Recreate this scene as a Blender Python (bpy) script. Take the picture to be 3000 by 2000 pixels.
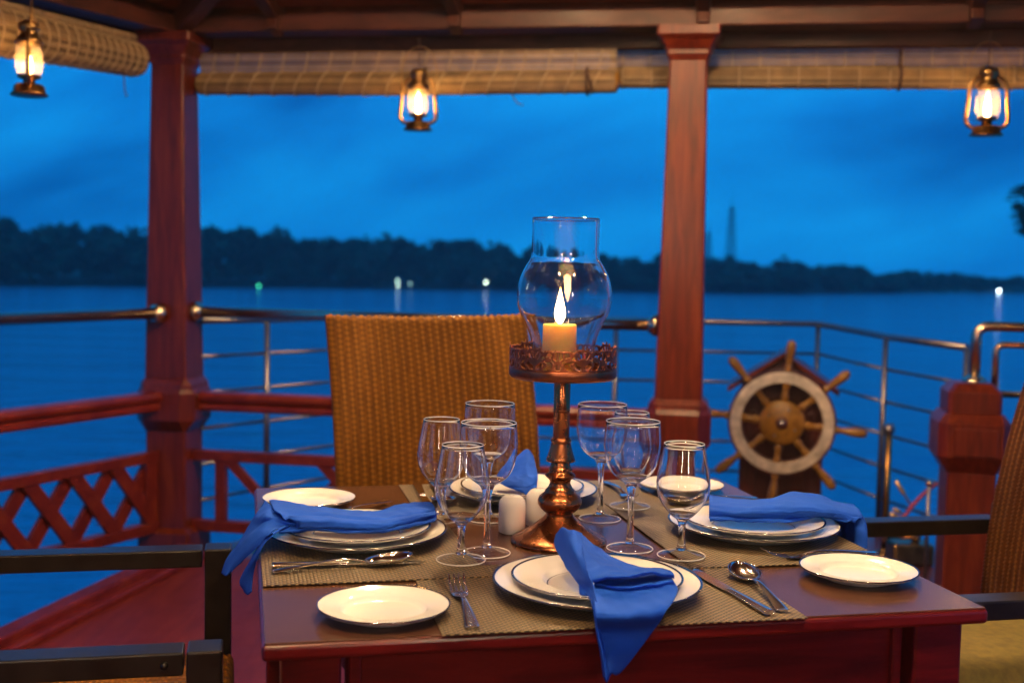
import bpy, bmesh, math, random
from mathutils import Vector, Matrix, Euler, noise as mnoise

R = math.radians
random.seed(7)
scene = bpy.context.scene
for o in list(bpy.data.objects):
    bpy.data.objects.remove(o)

# ------------------------------------------------------------------ camera
EYE = 1.232
cam_data = bpy.data.cameras.new('camera')
cam = bpy.data.objects.new('camera', cam_data)
scene.collection.objects.link(cam)
scene.camera = cam
cam_data.sensor_width = 36.0
cam_data.lens = 3519.0 / 3000.0 * 36.0
cam_data.clip_start = 0.05
cam_data.clip_end = 6000.0
pitch, roll = R(4.07), R(1.14)
fw = Vector((0, math.cos(pitch), -math.sin(pitch)))
up0 = Vector((0, math.sin(pitch), math.cos(pitch)))
rt0 = Vector((1, 0, 0))
rt = rt0 * math.cos(roll) + up0 * math.sin(roll)
up = -rt0 * math.sin(roll) + up0 * math.cos(roll)
cam.matrix_world = Matrix(((rt.x, up.x, -fw.x, 0), (rt.y, up.y, -fw.y, 0),
                           (rt.z, up.z, -fw.z, EYE), (0, 0, 0, 1)))
cam_data.dof.use_dof = True
cam_data.dof.focus_distance = 1.93
cam_data.dof.aperture_fstop = 3.6

# ------------------------------------------------------------------ dusk sky
world = bpy.data.worlds.new('World')
scene.world = world
world.use_nodes = True
wn, wl = world.node_tree.nodes, world.node_tree.links
wn.clear()
w_out = wn.new('ShaderNodeOutputWorld')
w_bg = wn.new('ShaderNodeBackground')
w_sky = wn.new('ShaderNodeTexSky')
w_sky.sky_type = 'NISHITA'
w_sky.sun_disc = False
w_sky.sun_elevation = R(1.0)
w_sky.sun_rotation = R(200)
w_sky.air_density = 1.5
w_sky.ozone_density = 6.0
w_bw = wn.new('ShaderNodeRGBToBW')
wl.new(w_sky.outputs[0], w_bw.inputs[0])
w_lum = wn.new('ShaderNodeMapRange')
w_lum.inputs[1].default_value, w_lum.inputs[2].default_value = 0.0, 1.2
w_lum.inputs[3].default_value, w_lum.inputs[4].default_value = 0.86, 1.14
wl.new(w_bw.outputs[0], w_lum.inputs[0])
w_tc = wn.new('ShaderNodeTexCoord')
w_map = wn.new('ShaderNodeMapping')
w_map.vector_type = 'TEXTURE'                       # rotate first, then stretch: slanting streaks
w_map.inputs['Rotation'].default_value = (0, R(-24), R(40))
w_map.inputs['Scale'].default_value = (1 / 1.9, 1 / 1.9, 1 / 6.5)
w_map.inputs['Location'].default_value = (2.2, 1.1, 0.7)
wl.new(w_tc.outputs['Generated'], w_map.inputs[0])
w_noise = wn.new('ShaderNodeTexNoise')
w_noise.inputs['Scale'].default_value = 1.5
w_noise.inputs['Detail'].default_value = 4.0
w_noise.inputs['Roughness'].default_value = 0.5
w_noise.inputs['Distortion'].default_value = 0.35
wl.new(w_map.outputs[0], w_noise.inputs['Vector'])
w_ramp = wn.new('ShaderNodeValToRGB')
w_ramp.color_ramp.elements[0].position = 0.36
w_ramp.color_ramp.elements[0].color = (0.0, 0.115, 0.46, 1)
w_ramp.color_ramp.elements[1].position = 0.66
w_ramp.color_ramp.elements[1].color = (0.004, 0.35, 0.95, 1)
e = w_ramp.color_ramp.elements.new(0.5)
e.color = (0.002, 0.228, 0.74, 1)
wl.new(w_noise.outputs[0], w_ramp.inputs[0])
w_mul = wn.new('ShaderNodeVectorMath')
w_mul.operation = 'SCALE'
wl.new(w_ramp.outputs[0], w_mul.inputs[0])
wl.new(w_lum.outputs[0], w_mul.inputs['Scale'])
wl.new(w_mul.outputs[0], w_bg.inputs['Color'])
w_bg.inputs['Strength'].default_value = 1.14
wl.new(w_bg.outputs[0], w_out.inputs[0])

# ------------------------------------------------------------------ exposure, sampling
vs = scene.view_settings
vs.view_transform = 'Standard'
vs.look = 'None'
vs.exposure = 0.0
vs.gamma = 1.0
vs.use_curve_mapping = False
cy = scene.cycles
cy.use_denoising = True
cy.max_bounces = 14
cy.diffuse_bounces = 3
cy.glossy_bounces = 5
cy.transmission_bounces = 12
cy.transparent_max_bounces = 24
cy.volume_bounces = 0
cy.sample_clamp_indirect = 25.0
cy.blur_glossy = 0.3
cy.use_light_tree = True

COL = scene.collection
WARM = (1.0, 0.57, 0.22)

# ================================================================== helpers
def tag(o, label=None, cat=None, group=None, kind=None):
    if label: o['label'] = label
    if cat: o['category'] = cat
    if group: o['group'] = group
    if kind: o['kind'] = kind
    return o

def thing(name, label, cat, loc=(0, 0, 0), rz=0.0, group=None):
    o = bpy.data.objects.new(name, None)
    o.empty_display_size = 0.05
    COL.objects.link(o)
    o.location = loc
    o.rotation_euler = (0, 0, rz)
    return tag(o, label, cat, group)

def copy_tree(o, parent=None):
    c = o.copy()
    COL.objects.link(c)
    if parent: c.parent = parent
    for ch in list(o.children):
        copy_tree(ch, c)
    return c

def frame_of(d, upv=Vector((0, 0, 1))):
    d = Vector(d).normalized()
    if abs(d.dot(upv)) > 0.98: upv = Vector((0, 1, 0))
    s = d.cross(upv).normalized()
    return s, s.cross(d).normalized()

class MB:
    def __init__(self):
        self.v, self.f, self.s = [], [], []
    def add(self, vs, fs, smooth=False):
        n = len(self.v)
        self.v += [tuple(p) for p in vs]
        self.f += [tuple(i + n for i in f) for f in fs]
        self.s += [smooth] * len(fs)
        return self
    def box(self, c, size, rot=None):
        hx, hy, hz = size[0] / 2, size[1] / 2, size[2] / 2
        m = rot if isinstance(rot, Matrix) else (Euler(rot).to_matrix() if rot else Matrix.Identity(3))
        c = Vector(c)
        vs = [c + m @ Vector((x, y, z)) for z in (-hz, hz) for y in (-hy, hy) for x in (-hx, hx)]
        return self.add(vs, [(0, 2, 3, 1), (4, 5, 7, 6), (0, 1, 5, 4), (2, 6, 7, 3), (0, 4, 6, 2), (1, 3, 7, 5)])
    def beam(self, a, b, w, h, upv=(0, 0, 1)):
        a, b = Vector(a), Vector(b)
        s, u = frame_of(b - a, Vector(upv))
        vs = []
        for p in (a, b):
            for (i, j) in ((-1, -1), (1, -1), (1, 1), (-1, 1)):
                vs.append(p + s * (i * w / 2) + u * (j * h / 2))
        return self.add(vs, [(0, 3, 2, 1), (4, 5, 6, 7), (0, 1, 5, 4), (1, 2, 6, 5), (2, 3, 7, 6), (3, 0, 4, 7)])
    def tube(self, pts, r, n=12, cap=True):
        pts = [Vector(p) for p in pts]
        rs = r if isinstance(r, (list, tuple)) else [r] * len(pts)
        vs, fs = [], []
        pu = None
        for i, p in enumerate(pts):
            d = pts[min(i + 1, len(pts) - 1)] - pts[max(i - 1, 0)]
            if pu is None:
                s, u = frame_of(d)
            else:
                d = d.normalized()
                s = d.cross(pu)
                s = s.normalized() if s.length > 1e-6 else frame_of(d)[0]
                u = s.cross(d).normalized()
            pu = u
            for k in range(n):
                a = 2 * math.pi * k / n
                vs.append(p + (s * math.cos(a) + u * math.sin(a)) * rs[i])
        for i in range(len(pts) - 1):
            for k in range(n):
                k2 = (k + 1) % n
                fs.append((i * n + k, i * n + k2, (i + 1) * n + k2, (i + 1) * n + k))
        self.add(vs, fs, True)
        if cap:
            b = len(self.v) - len(vs)
            self.f += [tuple(b + k for k in reversed(range(n))), tuple(b + (len(pts) - 1) * n + k for k in range(n))]
            self.s += [False, False]
        return self
    def lathe(self, prof, n=32, c=(0, 0, 0), closed=False, flat=False, phase=0.0, m=None):
        vs, fs = [], []
        L = len(prof)
        c = Vector(c)
        for k in range(n):
            a = 2 * math.pi * k / n + phase
            for (r, z) in prof:
                p = Vector((r * math.cos(a), r * math.sin(a), z))
                if m: p = m @ p
                vs.append(p + c)
        for k in range(n):
            k2 = (k + 1) % n
            for i in range(L if closed else L - 1):
                j = (i + 1) % L
                if prof[i][0] < 1e-6 and prof[j][0] < 1e-6: continue
                if prof[i][0] < 1e-6:
                    fs.append((k * L + i, k2 * L + j, k * L + j))
                elif prof[j][0] < 1e-6:
                    fs.append((k * L + i, k2 * L + i, k * L + j))
                else:
                    fs.append((k * L + i, k2 * L + i, k2 * L + j, k * L + j))
        return self.add(vs, fs, not flat)
    def grid(self, P, smooth=True, wrap=False):
        h, w = len(P), len(P[0])
        fs = []
        for i in range(h - 1):
            for j in range(w if wrap else w - 1):
                j2 = (j + 1) % w
                fs.append((i * w + j, i * w + j2, (i + 1) * w + j2, (i + 1) * w + j))
        return self.add([p for r in P for p in r], fs, smooth)
    def sphere(self, c, r, n=16, m=10, sz=1.0):
        prof = [(r * math.sin(math.pi * i / m), -r * sz * math.cos(math.pi * i / m)) for i in range(m + 1)]
        prof[0] = (0, prof[0][1]); prof[-1] = (0, prof[-1][1])
        return self.lathe(prof, n, c)
    def mesh(self, name, mat):
        me = bpy.data.meshes.new(name)
        me.from_pydata(self.v, [], self.f)
        me.polygons.foreach_set('use_smooth', self.s)
        me.validate()
        me.update()
        bm = bmesh.new(); bm.from_mesh(me)
        bmesh.ops.remove_doubles(bm, verts=bm.verts, dist=1e-6)
        bmesh.ops.recalc_face_normals(bm, faces=bm.faces)
        bm.to_mesh(me); bm.free()
        if mat: me.materials.append(mat)
        return me
    def build(self, name, mat, parent=None, bevel=0.0, seg=2, solid=0.0, sub=0):
        o = bpy.data.objects.new(name, self.mesh(name, mat))
        COL.objects.link(o)
        if parent: o.parent = parent
        if solid:
            md = o.modifiers.new('s', 'SOLIDIFY'); md.thickness = solid; md.offset = 0
        if bevel:
            md = o.modifiers.new('b', 'BEVEL'); md.width = bevel; md.segments = seg
            md.limit_method = 'ANGLE'; md.angle_limit = R(40); md.harden_normals = False
        if sub:
            md = o.modifiers.new('u', 'SUBSURF'); md.levels = sub; md.render_levels = sub
        return o

def catmull(P, t):
    n = len(P) - 1
    x = min(max(t * n, 0), n - 1e-9)
    i = int(x); f = x - i
    p1, p2 = P[i], P[i + 1]
    p0 = P[i - 1] if i > 0 else p1 * 2 - p2
    p3 = P[i + 2] if i + 2 <= n else p2 * 2 - p1
    return 0.5 * ((2 * p1) + (p2 - p0) * f + (2 * p0 - 5 * p1 + 4 * p2 - p3) * f * f + (3 * p1 - p0 - 3 * p2 + p3) * f ** 3)

def patch(rows, nu, nv):
    rows = [[Vector(p) for p in r] for r in rows]
    cols = [[catmull(r, j / (nv - 1)) for j in range(nv)] for r in rows]
    return [[catmull([c[j] for c in cols], i / (nu - 1)) for j in range(nv)] for i in range(nu)]

# ================================================================== materials
def new_mat(name):
    m = bpy.data.materials.new(name)
    m.use_nodes = True
    nt = m.node_tree
    return m, nt, nt.nodes['Principled BSDF']

def coords(nt, scale=(1, 1, 1), rot=(0, 0, 0), src='Object'):
    tc = nt.nodes.new('ShaderNodeTexCoord')
    mp = nt.nodes.new('ShaderNodeMapping')
    mp.inputs['Scale'].default_value = scale
    mp.inputs['Rotation'].default_value = rot
    nt.links.new(tc.outputs[src], mp.inputs[0])
    return mp.outputs[0]

def noise_node(nt, vec, scale=5, detail=4, rough=0.55, dist=0.0):
    n = nt.nodes.new('ShaderNodeTexNoise')
    n.inputs['Scale'].default_value = scale
    n.inputs['Detail'].default_value = detail
    n.inputs['Roughness'].default_value = rough
    n.inputs['Distortion'].default_value = dist
    nt.links.new(vec, n.inputs['Vector'])
    return n.outputs[0]

def ramp(nt, fac, stops):
    r = nt.nodes.new('ShaderNodeValToRGB')
    el = r.color_ramp.elements
    el[0].position, el[0].color = stops[0][0], (*stops[0][1], 1)
    el[1].position, el[1].color = stops[-1][0], (*stops[-1][1], 1)
    for p, c in stops[1:-1]:
        x = el.new(p); x.color = (*c, 1)
    nt.links.new(fac, r.inputs[0])
    return r.outputs[0]

def bump(nt, bsdf, h, strength=0.3, dist=0.002):
    b = nt.nodes.new('ShaderNodeBump')
    b.inputs['Strength'].default_value = strength
    b.inputs['Distance'].default_value = dist
    nt.links.new(h, b.inputs['Height'])
    nt.links.new(b.outputs[0], bsdf.inputs['Normal'])

def mrange(nt, fac, a, b):
    n = nt.nodes.new('ShaderNodeMapRange')
    n.inputs[3].default_value, n.inputs[4].default_value = a, b
    nt.links.new(fac, n.inputs[0])
    return n.outputs[0]

def wood(name, dark, mid, light, rough=(0.28, 0.5), stretch=(14, 14, 1.2), coat=0.25, src='Object', bstr=0.12, spec=0.28):
    m, nt, b = new_mat(name)
    v = coords(nt, stretch, src=src)
    n1 = noise_node(nt, v, 2.2, 6, 0.62, 1.2)
    nt.links.new(ramp(nt, n1, [(0.30, dark), (0.5, mid), (0.72, light)]), b.inputs['Base Color'])
    n2 = noise_node(nt, coords(nt, (3, 3, 3), src=src), 3.0, 4)
    nt.links.new(mrange(nt, n2, rough[0], rough[1]), b.inputs['Roughness'])
    b.inputs['Coat Weight'].default_value = coat
    b.inputs['Coat Roughness'].default_value = 0.2
    b.inputs['Specular IOR Level'].default_value = spec
    bump(nt, b, n1, bstr, 0.001)
    return m

def plain(name, col, rough=0.5, metal=0.0, var=0.15, vscale=6, bstr=0.0, coat=0.0, spec=0.5, rvar=0.08):
    m, nt, b = new_mat(name)
    n = noise_node(nt, coords(nt), vscale, 5)
    c0 = tuple(c * (1 - var) for c in col); c1 = tuple(min(1, c * (1 + var)) for c in col)
    nt.links.new(ramp(nt, n, [(0.3, c0), (0.7, c1)]), b.inputs['Base Color'])
    nt.links.new(mrange(nt, n, max(0.02, rough - rvar), rough + rvar), b.inputs['Roughness'])
    b.inputs['Metallic'].default_value = metal
    b.inputs['Coat Weight'].default_value = coat
    b.inputs['Specular IOR Level'].default_value = spec
    if bstr: bump(nt, b, n, bstr, 0.001)
    return m

def emit(name, col, strength):
    m, nt, b = new_mat(name)
    b.inputs['Base Color'].default_value = (*col, 1)
    b.inputs['Emission Color'].default_value = (*col, 1)
    b.inputs['Emission Strength'].default_value = strength
    return m

def thin_glass(name, tint=(1, 1, 1), rough=0.02, edge=0.9, base=0.035):
    m, nt, b = new_mat(name)
    nt.nodes.remove(b)
    out = nt.nodes['Material Output']
    tr = nt.nodes.new('ShaderNodeBsdfTransparent'); tr.inputs[0].default_value = (*tint, 1)
    gl = nt.nodes.new('ShaderNodeBsdfGlossy'); gl.inputs['Roughness'].default_value = rough
    lw = nt.nodes.new('ShaderNodeLayerWeight'); lw.inputs[0].default_value = 0.5
    pw = nt.nodes.new('ShaderNodeMath'); pw.operation = 'POWER'; pw.inputs[1].default_value = 4.0
    nt.links.new(lw.outputs['Facing'], pw.inputs[0])
    ml = nt.nodes.new('ShaderNodeMath'); ml.operation = 'MULTIPLY_ADD'
    ml.inputs[1].default_value = edge; ml.inputs[2].default_value = base
    nt.links.new(pw.outputs[0], ml.inputs[0])
    mx = nt.nodes.new('ShaderNodeMixShader')
    nt.links.new(ml.outputs[0], mx.inputs[0])
    nt.links.new(tr.outputs[0], mx.inputs[1]); nt.links.new(gl.outputs[0], mx.inputs[2])
    nt.links.new(mx.outputs[0], out.inputs[0])
    return m

def solid_glass(name):
    m, nt, b = new_mat(name)
    b.inputs['Base Color'].default_value = (0.985, 0.99, 0.99, 1)
    b.inputs['Transmission Weight'].default_value = 1.0
    b.inputs['Roughness'].default_value = 0.0
    b.inputs['IOR'].default_value = 1.47
    return m

def checker_weave(name, c_a, c_b, c_gap, sx, sy, rough=0.5, metal=0.0, depth=0.0006, rot=0.0):
    """over-under basket weave: colour and relief from two crossed sine waves"""
    m, nt, b = new_mat(name)
    v = coords(nt, (sx, sy, 1), (0, 0, rot))
    sp = nt.nodes.new('ShaderNodeSeparateXYZ'); nt.links.new(v, sp.inputs[0])
    def mth(op, a, bb=None):
        n = nt.nodes.new('ShaderNodeMath'); n.operation = op
        for k, q in enumerate((a, bb)):
            if q is None: continue
            if isinstance(q, (int, float)): n.inputs[k].default_value = q
            else: nt.links.new(q, n.inputs[k])
        return n.outputs[0]
    s1 = mth('SINE', mth('MULTIPLY', sp.outputs[0], math.pi))
    s2 = mth('SINE', mth('MULTIPLY', sp.outputs[1], math.pi))
    h = mth('MULTIPLY', s1, s2)
    hh = mth('ABSOLUTE', h)
    sg = mth('GREATER_THAN', h, 0.0)
    n = noise_node(nt, coords(nt, (1, 1, 1)), 40, 3)
    mixc = nt.nodes.new('ShaderNodeMix'); mixc.data_type = 'RGBA'
    nt.links.new(sg, mixc.inputs[0])
    mixc.inputs[6].default_value = (*c_a, 1); mixc.inputs[7].default_value = (*c_b, 1)
    mixg = nt.nodes.new('ShaderNodeMix'); mixg.data_type = 'RGBA'
    nt.links.new(mth('MULTIPLY', mth('POWER', hh, 0.5), mth('ADD', mth('MULTIPLY', n, 0.7), 0.65)), mixg.inputs[0])
    mixg.inputs[6].default_value = (*c_gap, 1)
    nt.links.new(mixc.outputs[2], mixg.inputs[7])
    nt.links.new(mixg.outputs[2], b.inputs['Base Color'])
    b.inputs['Roughness'].default_value = rough
    b.inputs['Metallic'].default_value = metal
    bump(nt, b, hh, 0.9, depth)
    return m

M = {}
M['post'] = wood('mahogany_post', (0.046, 0.0035, 0.0008), (0.088, 0.0080, 0.0015), (0.135, 0.021, 0.003), rough=(0.3, 0.46), coat=0.12)
M['rail'] = wood('red_rail_wood', (0.075, 0.004, 0.002), (0.125, 0.009, 0.003), (0.165, 0.022, 0.006), stretch=(3, 3, 3), rough=(0.3, 0.5), coat=0.12)
M['lattice'] = wood('red_lattice_wood', (0.065, 0.003, 0.001), (0.105, 0.007, 0.002), (0.145, 0.02, 0.004), stretch=(5, 5, 5), rough=(0.4, 0.6), coat=0.05)
M['beam'] = wood('beam_wood', (0.026, 0.005, 0.002), (0.048, 0.010, 0.005), (0.078, 0.02, 0.010), stretch=(2, 2, 6), rough=(0.4, 0.6), coat=0.08)
M['ceiling'] = wood('ceiling_wood', (0.06, 0.010, 0.004), (0.12, 0.020, 0.007), (0.19, 0.040, 0.012), stretch=(2, 9, 9), coat=0.1)
M['pedestal'] = wood('pedestal_wood', (0.03, 0.006, 0.005), (0.055, 0.012, 0.009), (0.09, 0.02, 0.014))
M['wheelwood'] = wood('wheel_wood', (0.11, 0.045, 0.005), (0.21, 0.092, 0.010), (0.30, 0.145, 0.022), stretch=(10, 10, 10))
M['tabletop'] = wood('dark_table_wood', (0.050, 0.019, 0.010), (0.068, 0.027, 0.013), (0.088, 0.038, 0.018), rough=(0.22, 0.27), stretch=(2, 14, 14), coat=0.0, bstr=0.02, spec=0.36)
M['tableside'] = wood('cherry_table_wood', (0.04, 0.001, 0.002), (0.085, 0.003, 0.004), (0.13, 0.007, 0.006), rough=(0.25, 0.4), stretch=(1.5, 10, 10), coat=0.4)
M['black'] = plain('worn_black_wood', (0.006, 0.0045, 0.004), 0.34, var=0.5, vscale=30, bstr=0.08, coat=0.0, spec=0.4)
M['floor'] = wood('red_deck_paint', (0.085, 0.006, 0.004), (0.12, 0.011, 0.006), (0.155, 0.019, 0.009), rough=(0.4, 0.6), stretch=(9, 1.2, 3), coat=0.0)
M['steel'] = plain('steel', (0.24, 0.23, 0.23), 0.40, 1.0, 0.08, 9)
M['brass'] = plain('brass_pipe', (0.50, 0.41, 0.30), 0.22, 1.0, 0.12, 9)
M['antique'] = plain('antique_brass', (0.30, 0.17, 0.06), 0.32, 1.0, 0.35, 25)
M['wheelmetal'] = plain('wheel_ring_metal', (0.52, 0.45, 0.37), 0.42, 0.6, 0.35, 22)
M['copper'] = plain('brushed_copper', (0.36, 0.125, 0.05), 0.27, 1.0, 0.12, 30)
M['copperdark'] = plain('dark_copper', (0.27, 0.09, 0.045), 0.36, 1.0, 0.3, 40)
M['cutlery'] = plain('cutlery_steel', (0.72, 0.69, 0.66), 0.13, 1.0, 0.05, 20, rvar=0.05)
M['china'] = plain('white_china', (0.68, 0.665, 0.65), 0.14, 0, 0.02, 4, coat=0.0, spec=0.4, rvar=0.04)
M['band'] = plain('platinum_band', (0.22, 0.22, 0.25), 0.14, 1.0, 0.15, 60)
M['napkin'] = None
M['wax'] = None
M['glass'] = solid_glass('clear_glass')
m, nt, b = new_mat('glass_rim_glint')  # whitish, half-opaque glass: the bright edge glints are put into its colour
b.inputs['Base Color'].default_value = (0.92, 0.94, 0.96, 1)
b.inputs['Transmission Weight'].default_value = 0.45
b.inputs['Roughness'].default_value = 0.05
b.inputs['IOR'].default_value = 1.47
M['rimglint'] = m
M['footglass'] = thin_glass('foot_glass', (0.97, 0.97, 0.98), 0.03, 0.75, 0.07)
M['globe'] = thin_glass('lantern_glass', (1, 0.97, 0.92), 0.05, 0.8, 0.06)
M['mat'] = checker_weave('woven_vinyl', (0.024, 0.016, 0.007), (0.28, 0.19, 0.085), (0.002, 0.0015, 0.001), 175, 215, 0.5, 0.0, 0.0013)
def cane(name, c_dark, c_mid, c_strand):
    m, nt, b = new_mat(name)
    v = coords(nt, (1, 1, 1))
    sp = nt.nodes.new('ShaderNodeSeparateXYZ'); nt.links.new(v, sp.inputs[0])
    n = noise_node(nt, coords(nt, (90, 20, 22)), 1.0, 5, 0.7)
    base = ramp(nt, n, [(0.3, c_dark), (0.7, c_mid)])
    wob = nt.nodes.new('ShaderNodeMath'); wob.operation = 'MULTIPLY_ADD'; wob.inputs[1].default_value = 0.006
    nt.links.new(noise_node(nt, coords(nt, (25, 1, 5)), 1.0, 2), wob.inputs[0]); nt.links.new(sp.outputs[0], wob.inputs[2])
    mu = nt.nodes.new('ShaderNodeMath'); mu.operation = 'MULTIPLY'; mu.inputs[1].default_value = math.pi / 0.0186
    nt.links.new(wob.outputs[0], mu.inputs[0])
    sn = nt.nodes.new('ShaderNodeMath'); sn.operation = 'SINE'; nt.links.new(mu.outputs[0], sn.inputs[0])
    ab = nt.nodes.new('ShaderNodeMath'); ab.operation = 'ABSOLUTE'; nt.links.new(sn.outputs[0], ab.inputs[0])
    pw_ = nt.nodes.new('ShaderNodeMath'); pw_.operation = 'POWER'; pw_.inputs[1].default_value = 7.0; nt.links.new(ab.outputs[0], pw_.inputs[0])
    mxc = nt.nodes.new('ShaderNodeMix'); mxc.data_type = 'RGBA'
    nt.links.new(pw_.outputs[0], mxc.inputs[0]); nt.links.new(base, mxc.inputs[6]); mxc.inputs[7].default_value = (*c_strand, 1)
    # over-under strands: darker gaps between the crossings, phase flipped from rib to rib
    mz = nt.nodes.new('ShaderNodeMath'); mz.operation = 'MULTIPLY'; mz.inputs[1].default_value = math.pi / 0.0062
    nt.links.new(sp.outputs[2], mz.inputs[0])
    sz = nt.nodes.new('ShaderNodeMath'); sz.operation = 'SINE'; nt.links.new(mz.outputs[0], sz.inputs[0])
    pr = nt.nodes.new('ShaderNodeMath'); pr.operation = 'MULTIPLY'; nt.links.new(sz.outputs[0], pr.inputs[0]); nt.links.new(sn.outputs[0], pr.inputs[1])
    gp = nt.nodes.new('ShaderNodeMapRange'); gp.inputs[1].default_value, gp.inputs[2].default_value = -0.7, 0.7
    gp.inputs[3].default_value, gp.inputs[4].default_value = 0.74, 1.14
    nt.links.new(pr.outputs[0], gp.inputs[0])
    vm = nt.nodes.new('ShaderNodeVectorMath'); vm.operation = 'SCALE'
    nt.links.new(mxc.outputs[2], vm.inputs[0]); nt.links.new(gp.outputs[0], vm.inputs['Scale'])
    nt.links.new(vm.outputs[0], b.inputs['Base Color'])
    b.inputs['Roughness'].default_value = 0.6
    b.inputs['Specular IOR Level'].default_value = 0.15
    bump(nt, b, n, 0.3, 0.001)
    return m
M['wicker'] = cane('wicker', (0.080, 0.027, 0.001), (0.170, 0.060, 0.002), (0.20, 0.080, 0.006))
M['wickershade'] = cane('wicker_shaded', (0.030, 0.007, 0.001), (0.072, 0.020, 0.003), (0.13, 0.055, 0.010))  # right chair's copy of the same cane, its dimmer light painted in darker
M['cushion'] = plain('olive_cushion', (0.125, 0.092, 0.016), 0.85, 0, 0.25, 60, bstr=0.5)
M['bamboo'] = plain('bamboo', (0.17, 0.10, 0.042), 0.55, 0, 0.35, 18, bstr=0.2)
M['bamboo_b'] = plain('bamboo_pale', (0.22, 0.145, 0.07), 0.5, 0, 0.3, 18, bstr=0.2)
M['bamboo_c'] = plain('bamboo_dark', (0.105, 0.058, 0.022), 0.6, 0, 0.3, 18, bstr=0.2)
M['string'] = plain('blind_string', (0.30, 0.21, 0.125), 0.8, 0, 0.15)
M['cord'] = plain('dark_cord', (0.05, 0.02, 0.015), 0.8)
M['red_rope'] = plain('red_rope', (0.25, 0.03, 0.05), 0.8)
M['gold'] = plain('gilt', (0.65, 0.42, 0.12), 0.35, 0.8, 0.2)
M['bulb'] = emit('warm_bulb', (1.0, 0.62, 0.26), 60)
m, nt, b = new_mat('flame')
fz = nt.nodes.new('ShaderNodeSeparateXYZ'); nt.links.new(coords(nt), fz.inputs[0])
fr = nt.nodes.new('ShaderNodeMapRange'); fr.inputs[1].default_value, fr.inputs[2].default_value = 0.0815, 0.140
nt.links.new(fz.outputs[2], fr.inputs[0])
nt.links.new(ramp(nt, fr.outputs[0], [(0.0, (0.25, 0.16, 0.22)), (0.18, (1.0, 0.50, 0.14)), (0.55, (1.0, 0.62, 0.24)), (1.0, (1.0, 0.36, 0.06))]), b.inputs['Emission Color'])
fs_ = nt.nodes.new('ShaderNodeFloatCurve') if False else nt.nodes.new('ShaderNodeValToRGB')
fs_.color_ramp.elements[0].position, fs_.color_ramp.elements[0].color = 0.0, (0.02, 0.02, 0.02, 1)
fs_.color_ramp.elements[1].position, fs_.color_ramp.elements[1].color = 1.0, (0.03, 0.03, 0.03, 1)
x_ = fs_.color_ramp.elements.new(0.35); x_.color = (1, 1, 1, 1)
x_ = fs_.color_ramp.elements.new(0.75); x_.color = (0.25, 0.25, 0.25, 1)
nt.links.new(fr.outputs[0], fs_.inputs[0])
ms = nt.nodes.new('ShaderNodeMath'); ms.operation = 'MULTIPLY'; ms.inputs[1].default_value = 950
nt.links.new(fs_.outputs[0], ms.inputs[0]); nt.links.new(ms.outputs[0], b.inputs['Emission Strength'])
b.inputs['Base Color'].default_value = (0, 0, 0, 1)
M['flame'] = m

m, nt, b = new_mat('blue_napkin')
n = noise_node(nt, coords(nt, (1, 1, 1)), 9, 4)
nt.links.new(ramp(nt, n, [(0.3, (0.008, 0.060, 0.43)), (0.7, (0.011, 0.080, 0.54))]), b.inputs['Base Color'])
b.inputs['Roughness'].default_value = 0.8
b.inputs['Sheen Weight'].default_value = 0.0
b.inputs['Specular IOR Level'].default_value = 0.12
b.inputs['Sheen Roughness'].default_value = 0.5
wv = noise_node(nt, coords(nt, (1, 1, 1)), 900, 2)
bump(nt, b, wv, 0.25, 0.0004)
M['napkin'] = m

m, nt, b = new_mat('candle_wax')
b.inputs['Base Color'].default_value = (1.0, 0.60, 0.24, 1)
b.inputs['Subsurface Weight'].default_value = 1.0
b.inputs['Subsurface Radius'].default_value = (1.0, 0.5, 0.2)
b.inputs['Subsurface Scale'].default_value = 0.018
b.inputs['Roughness'].default_value = 0.45
M['wax'] = m

# ================================================================== the setting
WATER_Z = -5.0
LP, RP, NP = Vector((-1.38, 4.90, 0)), Vector((0.640, 4.55, 0)), Vector((1.68, 4.366, 0))
FX = (RP - LP).normalized()                      # along the front of the pavilion
FN = Vector((-FX.y, FX.x, 0))                    # outward, over the bow
FA = math.atan2(FX.y, FX.x)
SD = Vector((-0.47, -0.88, 0)).normalized()      # along the port side, towards the viewer
SN = Vector((-SD.y, SD.x, 0)) * -1               # outward to port
if SN.x > 0: SN = -SN
def front(t, off=0.0, z=0.0):
    p = LP + FX * t + FN * off
    return Vector((p.x, p.y, z))
def side(t, off=0.0, z=0.0):
    p = LP + SD * t + SN * off
    return Vector((p.x, p.y, z))

# water -------------------------------------------------------------
m, nt, b = new_mat('lake_water')
b.inputs['Base Color'].default_value = (0.010, 0.29, 0.42, 1)
b.inputs['Roughness'].default_value = 0.14
b.inputs['IOR'].default_value = 1.33
v1 = noise_node(nt, coords(nt, (0.35, 1.0, 1)), 1.1, 4, 0.6)
v2 = noise_node(nt, coords(nt, (0.04, 0.12, 1)), 1.0, 3, 0.6)
ad = nt.nodes.new('ShaderNodeMath'); ad.operation = 'MULTIPLY_ADD'; ad.inputs[1].default_value = 4.0
nt.links.new(v2, ad.inputs[0]); nt.links.new(v1, ad.inputs[2])
bump(nt, b, ad.outputs[0], 1.0, 0.4)
wb = MB()
wb.add([(-540, -90, WATER_Z), (540, -90, WATER_Z), (540, 540, WATER_Z), (-540, 540, WATER_Z)], [(0, 1, 2, 3)])
tag(wb.build('water', m), kind='structure')

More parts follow.
